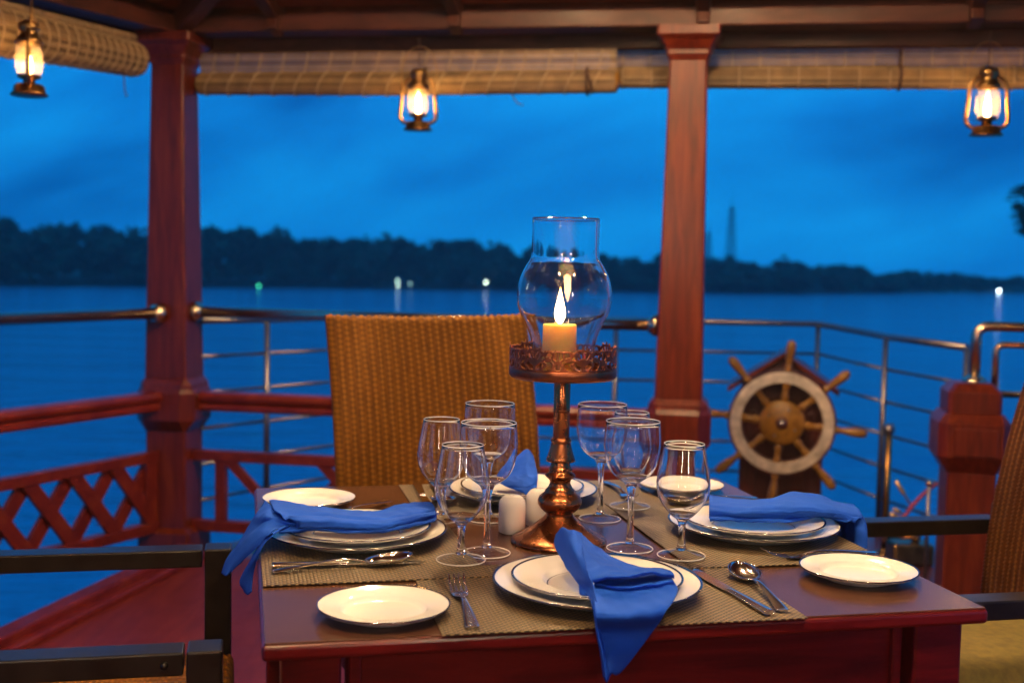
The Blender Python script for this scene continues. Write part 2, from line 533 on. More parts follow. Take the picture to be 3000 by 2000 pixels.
# far shore ---------------------------------------------------------
def shore_dist(az):           # distance of the waterline by bearing (degrees, right positive)
    pts = [(-40, 190), (-23, 200), (-4, 211), (6, 222), (13, 236), (17, 262), (23, 300), (40, 330)]
    for (a, d), (a2, d2) in zip(pts, pts[1:]):
        if a <= az <= a2: return d + (d2 - d) * (az - a) / (a2 - a)
    return pts[0][1] if az < -40 else pts[-1][1]
def top_elev(az):             # elevation of the tree tops by bearing
    pts = [(-40, 1.2), (-23.1, 1.35), (-21.5, 1.05), (-19.6, 1.3), (-17.5, 1.0), (-14, 1.15), (-12.2, 1.25), (-10.5, 1.0), (-8, 0.78), (-5.5, 1.02), (-3.5, 0.95),
           (-1, 0.62), (1.5, 0.55), (4, 0.28), (5.6, 0.2), (7.2, 0.32), (8.5, 0.12), (10.5, -0.16), (12.8, -0.04), (14.7, -0.1), (16.5, -0.36), (19, -0.44), (23, -0.52), (40, -0.5)]
    for (a, d), (a2, d2) in zip(pts, pts[1:]):
        if a <= az <= a2: return d + (d2 - d) * (az - a) / (a2 - a)
    return 0.5
M['earth'] = plain('shore_earth', (0.05, 0.05, 0.03), 0.9)
P = [[], [], []]
for i in range(61):
    az = -40 + 80 * i / 60
    for k, (dd, zz) in enumerate(((-1, WATER_Z - 0.4), (5, WATER_Z + 0.7), (140, WATER_Z + 2.0))):
        d = shore_dist(az) + dd
        P[k].append((d * math.sin(R(az)), d * math.cos(R(az)), zz))
tag(MB().grid(P).build('shore', M['earth']), kind='structure')

def leaf_material(name, c0, c1):
    m, nt, b = new_mat(name)
    n = noise_node(nt, coords(nt), 0.5, 4)
    nt.links.new(ramp(nt, n, [(0.3, c0), (0.7, c1)]), b.inputs['Base Color'])
    b.inputs['Roughness'].default_value = 0.7
    return m
M['leaf'] = leaf_material('leaves', (0.025, 0.045, 0.02), (0.06, 0.09, 0.035))
M['bark'] = plain('bark', (0.09, 0.06, 0.04), 0.9, var=0.3)

def crown(mb, c, rx, rz, nleaf, size, rnd):
    """leaf-sized faces spread through several clumps of a crown"""
    c = Vector(c)
    clumps = []
    for _ in range(9):
        a, h = rnd.uniform(0, 6.283), rnd.uniform(-0.75, 1)
        rr = math.sqrt(max(0, 1 - h * h)) * rnd.uniform(0.35, 0.8)
        clumps.append((c + Vector((math.cos(a) * rr * rx, math.sin(a) * rr * rx, h * rz * 0.72)), rnd.uniform(0.28, 0.5)))
    for _ in range(nleaf):
        cc, k = rnd.choice(clumps)
        d = Vector((rnd.gauss(0, 1), rnd.gauss(0, 1), rnd.gauss(0, 1))).normalized() * (rnd.random() ** 0.4)
        p = cc + Vector((d.x * rx * k, d.y * rx * k, d.z * rz * k))
        a = Vector((rnd.gauss(0, 1), rnd.gauss(0, 1), rnd.gauss(0, 1))).normalized()
        s, u = frame_of(a)
        s *= size * rnd.uniform(0.6, 1.3); u *= size * rnd.uniform(0.5, 1.0)
        mb.add([p - s, p - u * 0.6, p + s, p + u], [(0, 1, 2, 3)])

rnd = random.Random(3)
wb, tb = MB(), MB()
az = -30.0
while az < 29:
    d0 = shore_dist(az)
    for row, dd in ((0, 4), (1, 13), (2, 26)):
        a2 = az + rnd.uniform(-0.5, 0.5)
        d = d0 + dd + rnd.uniform(-2, 2)
        ztop = EYE + d * math.tan(R(top_elev(a2) + (0.2 if a2 > 6 else 0.03))) - (2 - row) * rnd.uniform(0.8, 2.2) - (rnd.uniform(0, 1.6) if row == 2 else 0)
        h = max(3.0, ztop - WATER_Z)
        rx = rnd.choice((rnd.uniform(2.0, 3.2), rnd.uniform(3.2, 5.0), rnd.uniform(5.0, 7.5)))
        c = (d * math.sin(R(a2)), d * math.cos(R(a2)), ztop - h * 0.45)
        crown(wb, c, rx, h * 0.47, 330, 0.85, rnd)
        if row == 0:
            tb.tube([(c[0], c[1], WATER_Z), (c[0] + 0.2, c[1], c[2])], [0.22, 0.1], 6)
    az += rnd.uniform(0.8, 1.15)
fw_o = wb.build('far_wood', M['leaf'])
tag(fw_o, 'dark belt of broadleaf trees along the far shore', 'woodland', kind='stuff')
tb.build('trunk', M['bark'], fw_o)['kind'] = 'stuff'

# two lattice masts behind the wood ----------------------------------
M['mast'] = plain('galvanised_mast', (0.16, 0.16, 0.17), 0.6, 0.3)
def mast(az, d, zb, zt, w0, w1, label):
    t = thing('lattice_mast', label, 'mast', (d * math.sin(R(az)), d * math.cos(R(az)), zb), 0.4, 'lattice masts behind the far trees')
    H = zt - zb
    for sx, sy in ((1, 1), (1, -1), (-1, -1), (-1, 1)):
        MB().tube([(sx * w0, sy * w0, 0), (sx * w1, sy * w1, H)], 0.16, 6).build('leg', M['mast'], t)
    n = 9
    for k in range(n):
        z0, z1 = H * k / n, H * (k + 1) / n
        a, b_ = w0 + (w1 - w0) * k / n, w0 + (w1 - w0) * (k + 1) / n
        q = MB()
        for (x0, y0), (x1, y1) in (((-1, -1), (1, -1)), ((1, -1), (1, 1)), ((1, 1), (-1, 1)), ((-1, 1), (-1, -1))):
            q.tube([(x0 * a, y0 * a, z0), (x1 * b_, y1 * b_, z1)], 0.08, 5)
            q.tube([(x1 * a, y1 * a, z0), (x0 * b_, y0 * b_, z1)], 0.08, 5)
        q.build('brace', M['mast'], t)
    MB().tube([(0, 0, H), (0, 0, H + 3)], 0.1, 6).build('antenna', M['mast'], t)
mast(10.2, 420, -4, EYE + 420 * math.tan(R(2.5)), 1.7, 0.45, 'taller lattice mast right of the right-hand post, behind the far trees')
mast(9.15, 430, -4, EYE + 430 * math.tan(R(1.3)), 1.3, 0.4, 'shorter lattice mast close beside the right-hand post')

# lamps on the far shore ----------------------------------------------
def shore_lamp(az, elev, col, st, r, label):
    d = shore_dist(az) + 0.6
    z = EYE + d * math.tan(R(elev))
    x, y = d * math.sin(R(az)), d * math.cos(R(az))
    t = thing('shore_lamp', label, 'lamp', (x, y, WATER_Z), 0, 'lamps on the far shore')
    MB().tube([(0, 0, -0.3), (0, 0, z - WATER_Z)], 0.05, 6).build('pole', M['mast'], t)
    MB().sphere((0, 0, z - WATER_Z), r, 12, 8).build('lamp_globe', emit('shore_lamp_glow', col, st), t)
for D in ((-11.95, -1.63, (0.05, 0.8, 0.4), 9, 0.14, 'small green lamp on the far shore right of the left-hand post'),
          (-5.5, -1.27, (0.6, 0.95, 0.75), 11, 0.11, 'upper lamp of the pair on the far shore above the wicker chair'),
          (-5.48, -1.5, (0.7, 1.0, 0.85), 18, 0.11, 'lower lamp of the pair on the far shore above the wicker chair'),
          (-4.9, -1.42, (0.4, 0.75, 0.65), 8, 0.11, 'dim lamp right of the lamp pair on the far shore'),
          (-1.3, -1.27, (0.8, 1.0, 0.8), 34, 0.13, 'bright lone lamp on the far shore left of the candle glass'),
          (22.0, -1.12, (0.75, 0.95, 1.0), 36, 0.2, 'bright white lamp on the far shore at the right'),
          (22.55, -1.3, (0.2, 0.7, 0.8), 8, 0.2, 'faint lamp at the waterline right of the bright white one')):
    shore_lamp(*D)

# a tree on the near bank whose outermost leaves reach into the frame --------
t = thing('bank_tree', 'leafy tree at the right edge reaching into the sky', 'tree', (29.6, 60, WATER_Z))
bb = MB()
bb.tube([(0, 0, -0.5), (0.2, 0.1, 3.5), (-0.1, 0, 6.0), (0, 0, 8.6)], [0.35, 0.28, 0.2, 0.1], 10)
for k in range(7):
    a = k * 0.9
    bb.tube([(0, 0, 5 + k * 0.4), (1.6 * math.cos(a), 1.6 * math.sin(a), 6.6 + k * 0.4), (3.0 * math.cos(a), 3.0 * math.sin(a), 7.4 + k * 0.35)], [0.12, 0.08, 0.03], 6)
bb.build('trunk', M['bark'], t)
cb = MB(); crown(cb, (-0.1, 0, 8.7), 5.2, 3.2, 2600, 0.24, random.Random(12))
cb.build('crown', M['leaf'], t)

# boat deck -----------------------------------------------------------
def slab(name, poly, z, th, mat, parent=None):
    n = len(poly)
    vs = [(x, y, z) for x, y in poly] + [(x, y, z - th) for x, y in poly]
    fs = [tuple(range(n)), tuple(reversed(range(n, 2 * n)))] + [(i, i + n, (i + 1) % n + n, (i + 1) % n) for i in range(n)]
    return MB().add(vs, fs).build(name, mat, parent)
tag(slab('deck_floor', [(-1.27, 4.80), (-1.545, 3.52), (-2.1, 1.0), (-2.7, -3.0), (3.4, -3.0), (3.2, 4.0), (1.7, 4.30), (0.62, 4.49)], 0.0, 0.12, M['floor']), kind='structure')
M['bowdeck'] = wood('bow_deck_wood', (0.05, 0.012, 0.010), (0.09, 0.02, 0.015), (0.13, 0.03, 0.02), stretch=(8, 1, 1))
tag(slab('bow_deck', [(-1.27, 4.82), (0.62, 4.50), (1.7, 4.31), (3.2, 4.02), (1.93, 4.95), (1.56, 6.03), (-0.52, 6.05), (-1.26, 4.97)], -0.015, 0.12, M['bowdeck']), kind='structure')
M['hull'] = plain('hull_paint', (0.03, 0.03, 0.035), 0.5)
tag(slab('hull', [(-1.2, 4.6), (-1.5, 3.5), (-2.3, 0.5), (-2.9, -3.0), (3.5, -3.0), (3.0, 3.9), (1.8, 4.85), (1.45, 5.9), (-0.42, 5.9), (-1.15, 4.9)], -0.18, 4.9, M['hull']), 'dark painted hull of the boat below the deck', 'hull', kind='structure')
kb = thing('deck_kerb', 'low red kerb along the left edge of the deck floor', 'kerb', (-1.3, 4.7, 0))
def local(o, p): return Vector(p) - Vector(o.location)
kp = [Vector((-1.285, 4.74, 0.03)), Vector((-1.56, 3.52, 0.03)), Vector((-2.11, 1.0, 0.03))]
for a, b_ in zip(kp, kp[1:]):
    MB().beam(local(kb, a), local(kb, b_), 0.075, 0.055).build('kerb_rail', M['rail'], kb, bevel=0.008)
    MB().beam(local(kb, a) + Vector((0.055, 0.012, -0.017)), local(kb, b_) + Vector((0.055, 0.012, -0.017)), 0.05, 0.03).build('inner_moulding', M['rail'], kb, bevel=0.008)

# posts ----------------------------------------------------------------
def chamfer_post(rows):
    """rows of (half width, chamfer, z): a square post with cut corners"""
    P = []
    for hw, c, z in rows:
        q = hw - c
        P.append([Vector(p) for p in ((hw, -q, z), (hw, q, z), (q, hw, z), (-q, hw, z), (-hw, q, z), (-hw, -q, z), (-q, -hw, z), (q, -hw, z))])
    b = MB()
    vs = [p for r in P for p in r]
    fs = [(i * 8 + k, i * 8 + (k + 1) % 8, (i + 1) * 8 + (k + 1) % 8, (i + 1) * 8 + k) for i in range(len(P) - 1) for k in range(8)]
    fs += [tuple(reversed(range(8))), tuple((len(P) - 1) * 8 + k for k in range(8))]
    b.add(vs, fs)
    return b
def wooden_post(pos, label):
    t = thing('wooden_post', label, 'post', pos, FA, 'posts carrying the roof of the pavilion')
    chamfer_post([(0.086, 0.006, 0.10), (0.086, 0.006, 0.50)]).build('lower_shaft', M['post'], t, bevel=0.003)
    chamfer_post([(0.112, 0.008, -0.02), (0.112, 0.008, 0.085), (0.088, 0.006, 0.102)]).build('plinth', M['post'], t, bevel=0.003)
    chamfer_post([(0.088, 0.006, 0.498), (0.124, 0.045, 0.545), (0.124, 0.045, 0.655), (0.112, 0.030, 0.672), (0.110, 0.028, 0.690), (0.090, 0.006, 0.712)]).build('collar', M['post'], t, bevel=0.003)
    chamfer_post([(0.089, 0.006, 0.711), (0.070, 0.006, 1.965)]).build('shaft', M['post'], t, bevel=0.003)
    chamfer_post([(0.071, 0.006, 1.962), (0.080, 0.006, 1.985), (0.080, 0.006, 2.00), (0.098, 0.006, 2.035), (0.116, 0.006, 2.05), (0.116, 0.006, 2.085)]).build('capital', M['post'], t, bevel=0.003)
    return t
wooden_post(LP, 'square mahogany corner post at the left between two railings')
wooden_post(RP, 'square mahogany post right of the candle, behind the wine glasses')

t = thing('newel_post', 'short mahogany newel post at the right carrying two bent pipes', 'post', NP, FA)
chamfer_post([(0.086, 0.006, -0.02), (0.086, 0.006, 0.485)]).build('shaft', M['post'], t, bevel=0.003)
chamfer_post([(0.087, 0.006, 0.483), (0.125, 0.03, 0.545), (0.125, 0.03, 0.665), (0.100, 0.012, 0.70)]).build('collar', M['post'], t, bevel=0.003)
chamfer_post([(0.094, 0.012, 0.698), (0.094, 0.012, 0.775), (0.066, 0.012, 0.808)]).build('cap', M['post'], t, bevel=0.003)
MB().box((0.0, -0.126, 0.60), (0.15, 0.012, 0.10)).build('face_panel', M['post'], t, bevel=0.004)

# pipes on the newel
def pipe_rail(name, pts, r, mat, label, cat='handrail'):
    t = thing(name, label, cat, pts[0])
    MB().tube([local(t, p) for p in pts], r, 16).build('pipe', mat, t)
    return t
def bend(a, b, c, rad, n=6):
    a, b, c = Vector(a), Vector(b), Vector(c)
    p0, p2 = b + (a - b).normalized() * rad, b + (c - b).normalized() * rad
    return [a] + [(p0 * (1 - s) ** 2 + b * 2 * s * (1 - s) + p2 * s * s) for s in [k / n for k in range(n + 1)]] + [c]
n0 = NP
g = pipe_rail('gate_rail', bend(n0 + FX * 0.01 + Vector((0, 0, 0.80)), n0 + FX * 0.01 + Vector((0, 0, 1.012)), n0 + FX * 1.1 + Vector((0, 0, 1.012)), 0.045), 0.020, M['brass'], 'thick bent brass pipe rising from the newel post at the right')
MB().lathe([(0, 0), (0.045, 0), (0.04, 0.02), (0.026, 0.032), (0, 0.032)], 20, (0, 0, 0)).build('flange', M['brass'], g)
g = pipe_rail('gate_rail', bend(n0 + FX * 0.085 + FN * 0.02 + Vector((0, 0, 0.76)), n0 + FX * 0.085 + FN * 0.02 + Vector((0, 0, 0.945)), n0 + FX * 1.1 + FN * 0.02 + Vector((0, 0, 0.945)), 0.03), 0.0135, M['brass'], 'thinner inner pipe beside the thick one on the newel post')
MB().tube([local(g, n0 + FX * 0.09 + FN * 0.02 + Vector((0, 0, 0.765))), local(g, n0 + FX * 1.1 + FN * 0.02 + Vector((0, 0, 0.765)))], 0.0135, 12).build('lower_rod', M['brass'], g)

# handrails and red wooden rails between the posts --------------------------
def handrail(a, b, label, both=True):
    t = thing('pipe_handrail', label, 'handrail', a)
    a, b = Vector(a), Vector(b)
    MB().tube([Vector((0, 0, 0)), b - a], 0.0235, 18).build('pipe', M['brass'], t)
    d = (b - a).normalized()
    m3 = d.to_track_quat('Z', 'Y').to_matrix()
    prof = [(0, 0), (0.024, 0), (0.043, 0.004), (0.043, 0.016), (0.030, 0.036), (0.0238, 0.04)]
    MB().lathe(prof, 20, m=m3).build('flange', M['brass'], t)
    if both:
        m4 = (-d).to_track_quat('Z', 'Y').to_matrix()
        MB().lathe(prof, 20, b - a, m=m4).build('flange', M['brass'], t)
L_ = (RP - LP).length
handrail(front(0.083, -0.0, 0.98), front(L_ - 0.086, 0, 0.98), 'brass-toned pipe handrail between the two posts behind the wicker chair')
handrail(side(0.095, -0.01, 0.975), side(3.4, -0.01, 0.99), 'pipe handrail running left from the corner post', False)

def moulded_rail(name, a, b, label, parent=None):
    a, b = Vector(a), Vector(b)
    prof = [(-0.030, -0.036), (0.030, -0.036), (0.036, -0.026), (0.036, -0.012), (0.026, -0.004), (0.042, 0.008), (0.046, 0.022), (0.036, 0.038), (0, 0.044),
            (-0.036, 0.038), (-0.046, 0.022), (-0.042, 0.008), (-0.026, -0.004), (-0.036, -0.012), (-0.036, -0.026)]
    s, u = frame_of(b - a)
    vs = [p + s * x + u * z for p in (Vector((0, 0, 0)), b - a) for x, z in prof]
    n = len(prof)
    fs = [(k, (k + 1) % n, n + (k + 1) % n, n + k) for k in range(n)] + [tuple(reversed(range(n))), tuple(range(n, 2 * n))]
    o = MB().add(vs, fs).build(name, M['rail'], parent, bevel=0.002)
    o.location = a
    return tag(o, label, 'rail') if label else o
moulded_rail('wooden_rail', front(0.10, 0, 0.616), front(L_ - 0.10, 0, 0.616), 'moulded red wooden rail between the posts behind the wicker chair')
moulded_rail('wooden_rail', side(0.10, 0, 0.62), side(3.4, 0, 0.62), 'moulded red wooden rail sloping down to the left edge')

def lattice(name, org, d, length, label, stiles, sp, ang, off, z0=0.085, z1=0.415, start=0.06, w=0.05):
    t = thing(name, label, 'railing', org)
    d = Vector(d)
    nrm = Vector((-d.y, d.x, 0))
    P = lambda s, z, o=0.0: d * s + nrm * o + Vector((0, 0, z))
    MB().beam(P(start, z1 - 0.02), P(length, z1 - 0.02), 0.05, 0.042).build('top_rail', M['lattice'], t, bevel=0.004)
    MB().beam(P(start, z0 + 0.02), P(length, z0 + 0.02), 0.05, 0.046).build('bottom_rail', M['lattice'], t, bevel=0.004)
    for s in stiles:
        MB().box(P(s, (z0 + z1) / 2), (w, 0.042, z1 - z0 - 0.07), (0, 0, math.atan2(d.y, d.x))).build('stile', M['lattice'], t, bevel=0.003)
    zl, zh = z0 + 0.03, z1 - 0.03
    run = (zh - zl) / math.tan(R(ang))
    s = stiles[0] + off
    lo, hi = stiles[0] + 0.01, length
    while s < length:
        for sg in (1, -1):
            a0, b0 = s, s + sg * run
            # clip to the panel
            fa = lambda x: (x - a0) / (b0 - a0)
            t0, t1 = 0.0, 1.0
            for x in (lo, hi):
                f = fa(x)
                if min(a0, b0) < x < max(a0, b0):
                    if (x == lo) == (sg == 1): t0 = max(t0, f)
                    else: t1 = min(t1, f)
            if (sg == 1 and (b0 < lo or a0 > hi)) or (sg == -1 and (a0 < lo or b0 > hi)): continue
            p0 = P(a0 + (b0 - a0) * t0, zl + (zh - zl) * t0, 0.0105 * sg)
            p1 = P(a0 + (b0 - a0) * t1, zl + (zh - zl) * t1, 0.0105 * sg)
            if (p1 - p0).length < 0.03: continue
            MB().beam(p0, p1, 0.02, w, upv=Vector((0, 0, 1))).build('slat', M['lattice'], t, bevel=0.003)
        s += sp
    return t
lattice('lattice_railing', front(0, 0, 0), FX, L_ - 0.09, 'red wooden lattice panel between the posts, behind the dining table', [0.205, 1.0, 1.78], 0.40, 45, 0.30, start=0.085, w=0.042)
lattice('lattice_railing', side(0, 0.02, 0), SD, 3.2, 'red wooden lattice panel left of the corner post', [0.125], 0.205, 52, -0.02, start=0.09, w=0.058)

# steel railing round the bow ------------------------------------------------
t = thing('steel_railing', 'steel railing with thin horizontal rods round the bow', 'railing', (0.5, 6.0, 0))
path = [Vector((-1.29, 4.95, 0.942)), Vector((-1.08, 5.28, 0.933)), Vector((-0.52, 6.0, 0.925)), Vector((0.52, 6.0, 0.924)), Vector((1.53, 6.0, 0.924)), Vector((1.715, 5.5, 0.898)), Vector((1.90, 5.0, 0.888))]
MB().tube([local(t, p) for p in path], 0.0165, 12).build('top_rail', M['steel'], t)
for k in range(1, 6):
    for a, b_ in zip(path, path[1:]):
        dz = Vector((0, 0, -0.15 * k))
        MB().tube([local(t, a) + dz, local(t, b_) + dz], 0.0085, 8).build('rod', M['steel'], t)
for p in path[1:]:
    q = local(t, p)
    MB().tube([Vector((q.x, q.y, -0.03)), q], 0.015, 12).build('stanchion', M['steel'], t)

# roof: header beams, rafters, ceiling boards ---------------------------------
def timber(name, a, b, w, h, mat, label, cat='beam', group=None, bevel=0.006):
    a, b = Vector(a), Vector(b)
    t = MB().beam(Vector((0, 0, 0)), b - a, w, h).build(name, mat, None, bevel=bevel)
    t.location = a
    return tag(t, label, cat, group)
timber('header_beam', front(-0.10, 0.0, 2.118), front(4.6, 0.0, 2.118), 0.15, 0.065, M['beam'], 'long header beam above the two posts along the front')
timber('eave_board', front(-0.10, 0.13, 2.075), front(4.6, 0.13, 2.075), 0.05, 0.085, M['beam'], 'dark eave board just above the front bamboo blinds', 'board')
timber('header_beam', side(0.05, 0.0, 2.116), side(4.6, 0.0, 2.116), 0.14, 0.065, M['beam'], 'header beam running left from the top of the corner post')
timber('eave_board', side(0.05, 0.12, 2.072), side(4.6, 0.12, 2.072), 0.05, 0.085, M['beam'], 'dark eave board above the left bamboo roll', 'board')
timber('frieze_board', front(-0.10, 0.03, 2.205), front(4.6, 0.03, 2.205), 0.03, 0.108, M['ceiling'], 'dark frieze board above the front header beam', 'board')
timber('frieze_board', side(-0.05, 0.03, 2.205), side(4.6, 0.03, 2.205), 0.03, 0.108, M['ceiling'], 'dark frieze board above the left header beam', 'board')
SL = 0.34
ct = thing('ceiling', None, None, (0, 3.6, 2.15)); ct['kind'] = 'structure'
pw = 0.152
for k in range(11):
    ti, to = -0.07 - k * pw, -0.07 - (k + 1) * pw + 0.004
    for nm, fn_, t0, t1 in (('ceiling_board', front, -0.3, 4.8), ('ceiling_board', side, -0.3, 4.8)):
        z0, z1 = 2.152 - ti * SL, 2.152 - to * SL
        A, B, C, D_ = fn_(t0, ti, z0), fn_(t1, ti, z0), fn_(t1, to, z1), fn_(t0, to, z1)
        upv = Vector((0, 0, 0.018))
        vs = [local(ct, p) for p in (A, B, C, D_)] + [local(ct, p) + upv for p in (A, B, C, D_)]
        MB().add(vs, [(0, 1, 2, 3), (4, 7, 6, 5), (0, 4, 5, 1), (1, 5, 6, 2), (2, 6, 7, 3), (3, 7, 4, 0)]).build(nm, M['ceiling'], ct, bevel=0.003)
zt = 2.152 + (0.07 + 11 * pw) * SL
slab('ceiling_panel', [(x - 0, y - 3.6) for x, y in ((-2.4, -3), (3.6, -3), (3.6, 3.0), (0.9, 3.2), (-2.4, 3.2))], zt - 0.02 - 2.15, 0.03, M['ceiling'], ct)
slab('roof_cover', [(x, y - 3.6) for x, y in ((-3.6, -3), (4.2, -3), (4.2, 3.9), (1.5, 5.0), (-1.5, 5.5), (-2.4, 4.6), (-3.6, 2))], zt + 0.14 - 2.15, 0.03, M['ceiling'], ct)
# unseen wall behind the viewer, added to shut out the sky's blue fill
M['cabin'] = wood('block_wall_wood', (0.14, 0.05, 0.02), (0.24, 0.10, 0.04), (0.32, 0.15, 0.06), stretch=(6, 6, 1))
cw = thing('sky_block_wall', None, None, (0.4, -1.6, 0)); cw['kind'] = 'structure'
for k in range(12):
    MB().box((-3.3 + 0.55 * (k + 0.5), 0, 1.36), (0.546, 0.03, 2.74)).build('wall_panel', M['cabin'], cw, bevel=0.006)
def rafter(t0, label):
    a, b_ = front(t0, -0.02, 2.145 + 0.02 * SL), front(t0, -1.7, 2.145 + 1.7 * SL)
    o = timber('rafter', a - Vector((0, 0, 0.01)), b_ - Vector((0, 0, 0.01)), 0.05, 0.075, M['beam'], label, 'rafter', 'rafters under the sloping ceiling')
    bk = MB().beam(Vector((0.0, 0, -0.05)), (b_ - a).normalized() * 0.09 + Vector((0, 0, -0.055)), 0.046, 0.05).build('bracket', M['beam'], o, bevel=0.006)
rafter(1.17, 'rafter end above the candle glass')
rafter(2.10, 'rafter end directly over the right-hand post')
rafter(3.05, 'rafter end left of the right-hand lantern')
rafter(0.45, 'rafter left of the middle lantern, above the left blind')
hd = (FX * 0.9 - FN * 0.9).normalized()
o = timber('hip_rafter', LP + Vector((0, 0, 2.12)) + hd * 0.06, LP + hd * 2.2 + Vector((0, 0, 2.12 + 2.2 * 0.72 * SL)), 0.06, 0.09, M['beam'], 'hip rafter rising from the corner post top', 'rafter')

# rolled bamboo blinds -----------------------------------------------------------
def blind(pts, radii, label, slats=22, ring_step=0.098, flat=None, end_cap=True, sway=0.0):
    """a rolled blind: notched roll of slats, string rings, and the hanging part above it"""
    t = thing('bamboo_blind', label, 'blind', pts[0], 0, 'rolled bamboo blinds under the eaves')
    pts = [local(t, p) for p in pts]
    d = (pts[-1] - pts[0]).normalized()
    s, u = frame_of(d)
    L = (pts[-1] - pts[0]).length
    n = slats * 3
    N = 26
    rows = []
    rad = lambda f: radii[0] + (radii[-1] - radii[0]) * f
    for i in range(N + 1):
        f = i / N
        x = f * (len(pts) - 1); k = min(int(x), len(pts) - 2); c = pts[k].lerp(pts[k + 1], x - k)
        rr = rad(f) * (1 + 0.02 * mnoise.noise(Vector((f * 9, label.__len__(), 0))))
        row = []
        for j in range(n):
            a = 2 * math.pi * j / n
            r2 = rr * (0.93 if j % 3 == 0 else 1.0) * (1 + 0.02 * mnoise.noise(Vector((j * 0.9, 3.1, 0))))
            row.append(c + (s * math.cos(a) + u * math.sin(a)) * r2)
        rows.append(row)
    b = MB().grid(rows, False, True)
    ca, cb_ = pts[0], pts[-1]
    for row, c in ((rows[0], ca), (rows[-1], cb_)):
        vs = [c + (p - c) * 0.96 for p in row]
        b.add([c] + vs, [(0, 1 + j, 1 + (j + 1) % n) for j in range(n)])
    ro = b.build('slat_roll', M['bamboo'], t)
    ro['kind'] = 'stuff'
    ro.data.materials.append(M['bamboo_b']); ro.data.materials.append(M['bamboo_c'])
    pick = [random.choice((0, 0, 1, 2)) for _ in range(slats)]
    for pi, poly in enumerate(ro.data.polygons):
        if pi < N * n: poly.material_index = pick[((pi % n) // 3) % slats]
    q = 0.05
    while q < L:
        f = q / L
        x = f * (len(pts) - 1); k = min(int(x), len(pts) - 2); c = pts[k].lerp(pts[k + 1], x - k)
        rr = rad(f) + 0.002
        lean = d * 0.022 * sway
        ring = [c + (s * math.cos(a) + u * math.sin(a)) * rr + lean * math.sin(a) for a in [2 * math.pi * j / 24 for j in range(25)]]
        MB().tube(ring, 0.0032, 5, False).build('string', M['string'], t)
        q += ring_step
    if flat:
        zt_, off = flat                   # slats of the hanging part, above the roll
        z = 0.0
        while z < zt_:
            w = 0.0105
            for_a, for_b = pts[0] + u * (radii[0] * 0.75 + z) + s * off, pts[-1] + u * (radii[-1] * 0.75 + z) + s * off
            MB().beam(for_a, for_b, 0.007, w - 0.0016).build('slat', random.choice((M['bamboo'], M['bamboo_b'], M['bamboo_c'], M['bamboo_c'])), t)
            z += w
        q = 0.05
        while q < L:
            c = pts[0] + d * q + s * (off - math.copysign(0.005, -off) * 0)
            for sg in (-1, 1):
                MB().tube([c + u * radii[0] * 0.7 + s * 0.005 * sg, c + u * (radii[0] * 0.75 + zt_) + d * 0.018 * sway + s * 0.005 * sg], 0.0026, 5).build('string', M['string'], t)
            q += ring_step
    if end_cap:
        for c, sg in ((pts[0], -1), (pts[-1], 1)):
            m3 = (d * sg).to_track_quat('Z', 'Y').to_matrix()
            rr = radii[0] if sg < 0 else radii[-1]
            MB().lathe([(0, 0.016), (rr * 0.45, 0.014), (rr * 0.9, 0.004), (rr * 0.9, -0.01)], 20, c, m=m3).build('rolled_end', M['wheelwood'], t)
    return t
bl = blind([front(0.085, 0.055, 1.903), front(0.9, 0.055, 1.898), front(1.775, 0.055, 1.905)], [0.045, 0.045], 'rolled bamboo blind hanging behind the middle lantern', flat=(0.085, 0.0), sway=1.0)
for q in (1.02, 1.66):
    c = front(0.085 + q - 0.08, 0.055, 1.903)
    ring = [local(bl, c) + (FN * math.cos(a) + Vector((0, 0, 1)) * math.sin(a)) * (0.05 if math.sin(a) < 0.2 else 0.055) for a in [2 * math.pi * j / 20 for j in range(21)]]
    MB().tube(ring, 0.005, 6, False).build('tie_cord', M['cord'], bl)
    MB().tube([ring[14] + Vector((0.004, -0.01, 0)), ring[12] + Vector((0.02, -0.014, 0)), ring[10] + Vector((0.012, -0.012, 0.0)), ring[8] + Vector((0.0, -0.01, 0))], 0.004, 6).build('tie_cord', M['cord'], bl)
bl = blind([front(1.74, 0.165, 1.935), front(3.2, 0.165, 1.925), front(4.5, 0.165, 1.93)], [0.042, 0.042], 'rolled bamboo blind across the right-hand bay behind the post', flat=(0.088, 0.0), ring_step=0.105)
c = front(2.83, 0.165, 1.93)
MB().tube([local(bl, c) + (FN * math.cos(a) + Vector((0, 0, 1)) * math.sin(a)) * 0.047 for a in [2 * math.pi * j / 20 for j in range(21)]], 0.006, 6, False).build('tie_cord', M['cord'], bl)
MB().beam(local(bl, c) - FN * 0.012 + Vector((0, 0, 0.03)), local(bl, c) - FN * 0.012 + Vector((0, 0, 0.12)), 0.012, 0.008).build('tie_cord', M['cord'], bl)
blind([Vector((-1.445, 4.62, 1.943)), Vector((-1.56, 4.30, 1.938)), Vector((-1.70, 3.92, 1.925)), Vector((-2.15, 2.9, 1.915))], [0.062, 0.092], 'thick rolled bamboo blind in the upper left corner', slats=30, ring_step=0.075, flat=(0.05, 0.0))
# two loose cord ends under the blinds
for pts_, lb in (([(-0.02, 4.74, 1.862), (-0.012, 4.74, 1.845), (0.0, 4.74, 1.828), (0.018, 4.74, 1.818), (0.026, 4.74, 1.82)], 'thin loose cord hanging under the front blind right of the lantern'),
                 ([(-1.46, 4.50, 1.90), (-1.455, 4.50, 1.86), (-1.452, 4.5, 1.815), (-1.445, 4.5, 1.79)], 'thin loose cord under the left blind near the corner post')):
    o = MB().tube([Vector(p) - Vector(pts_[0]) for p in pts_], 0.0025, 6).build('loose_cord', M['cord'])
    o.location = pts_[0]
    tag(o, lb, 'cord')

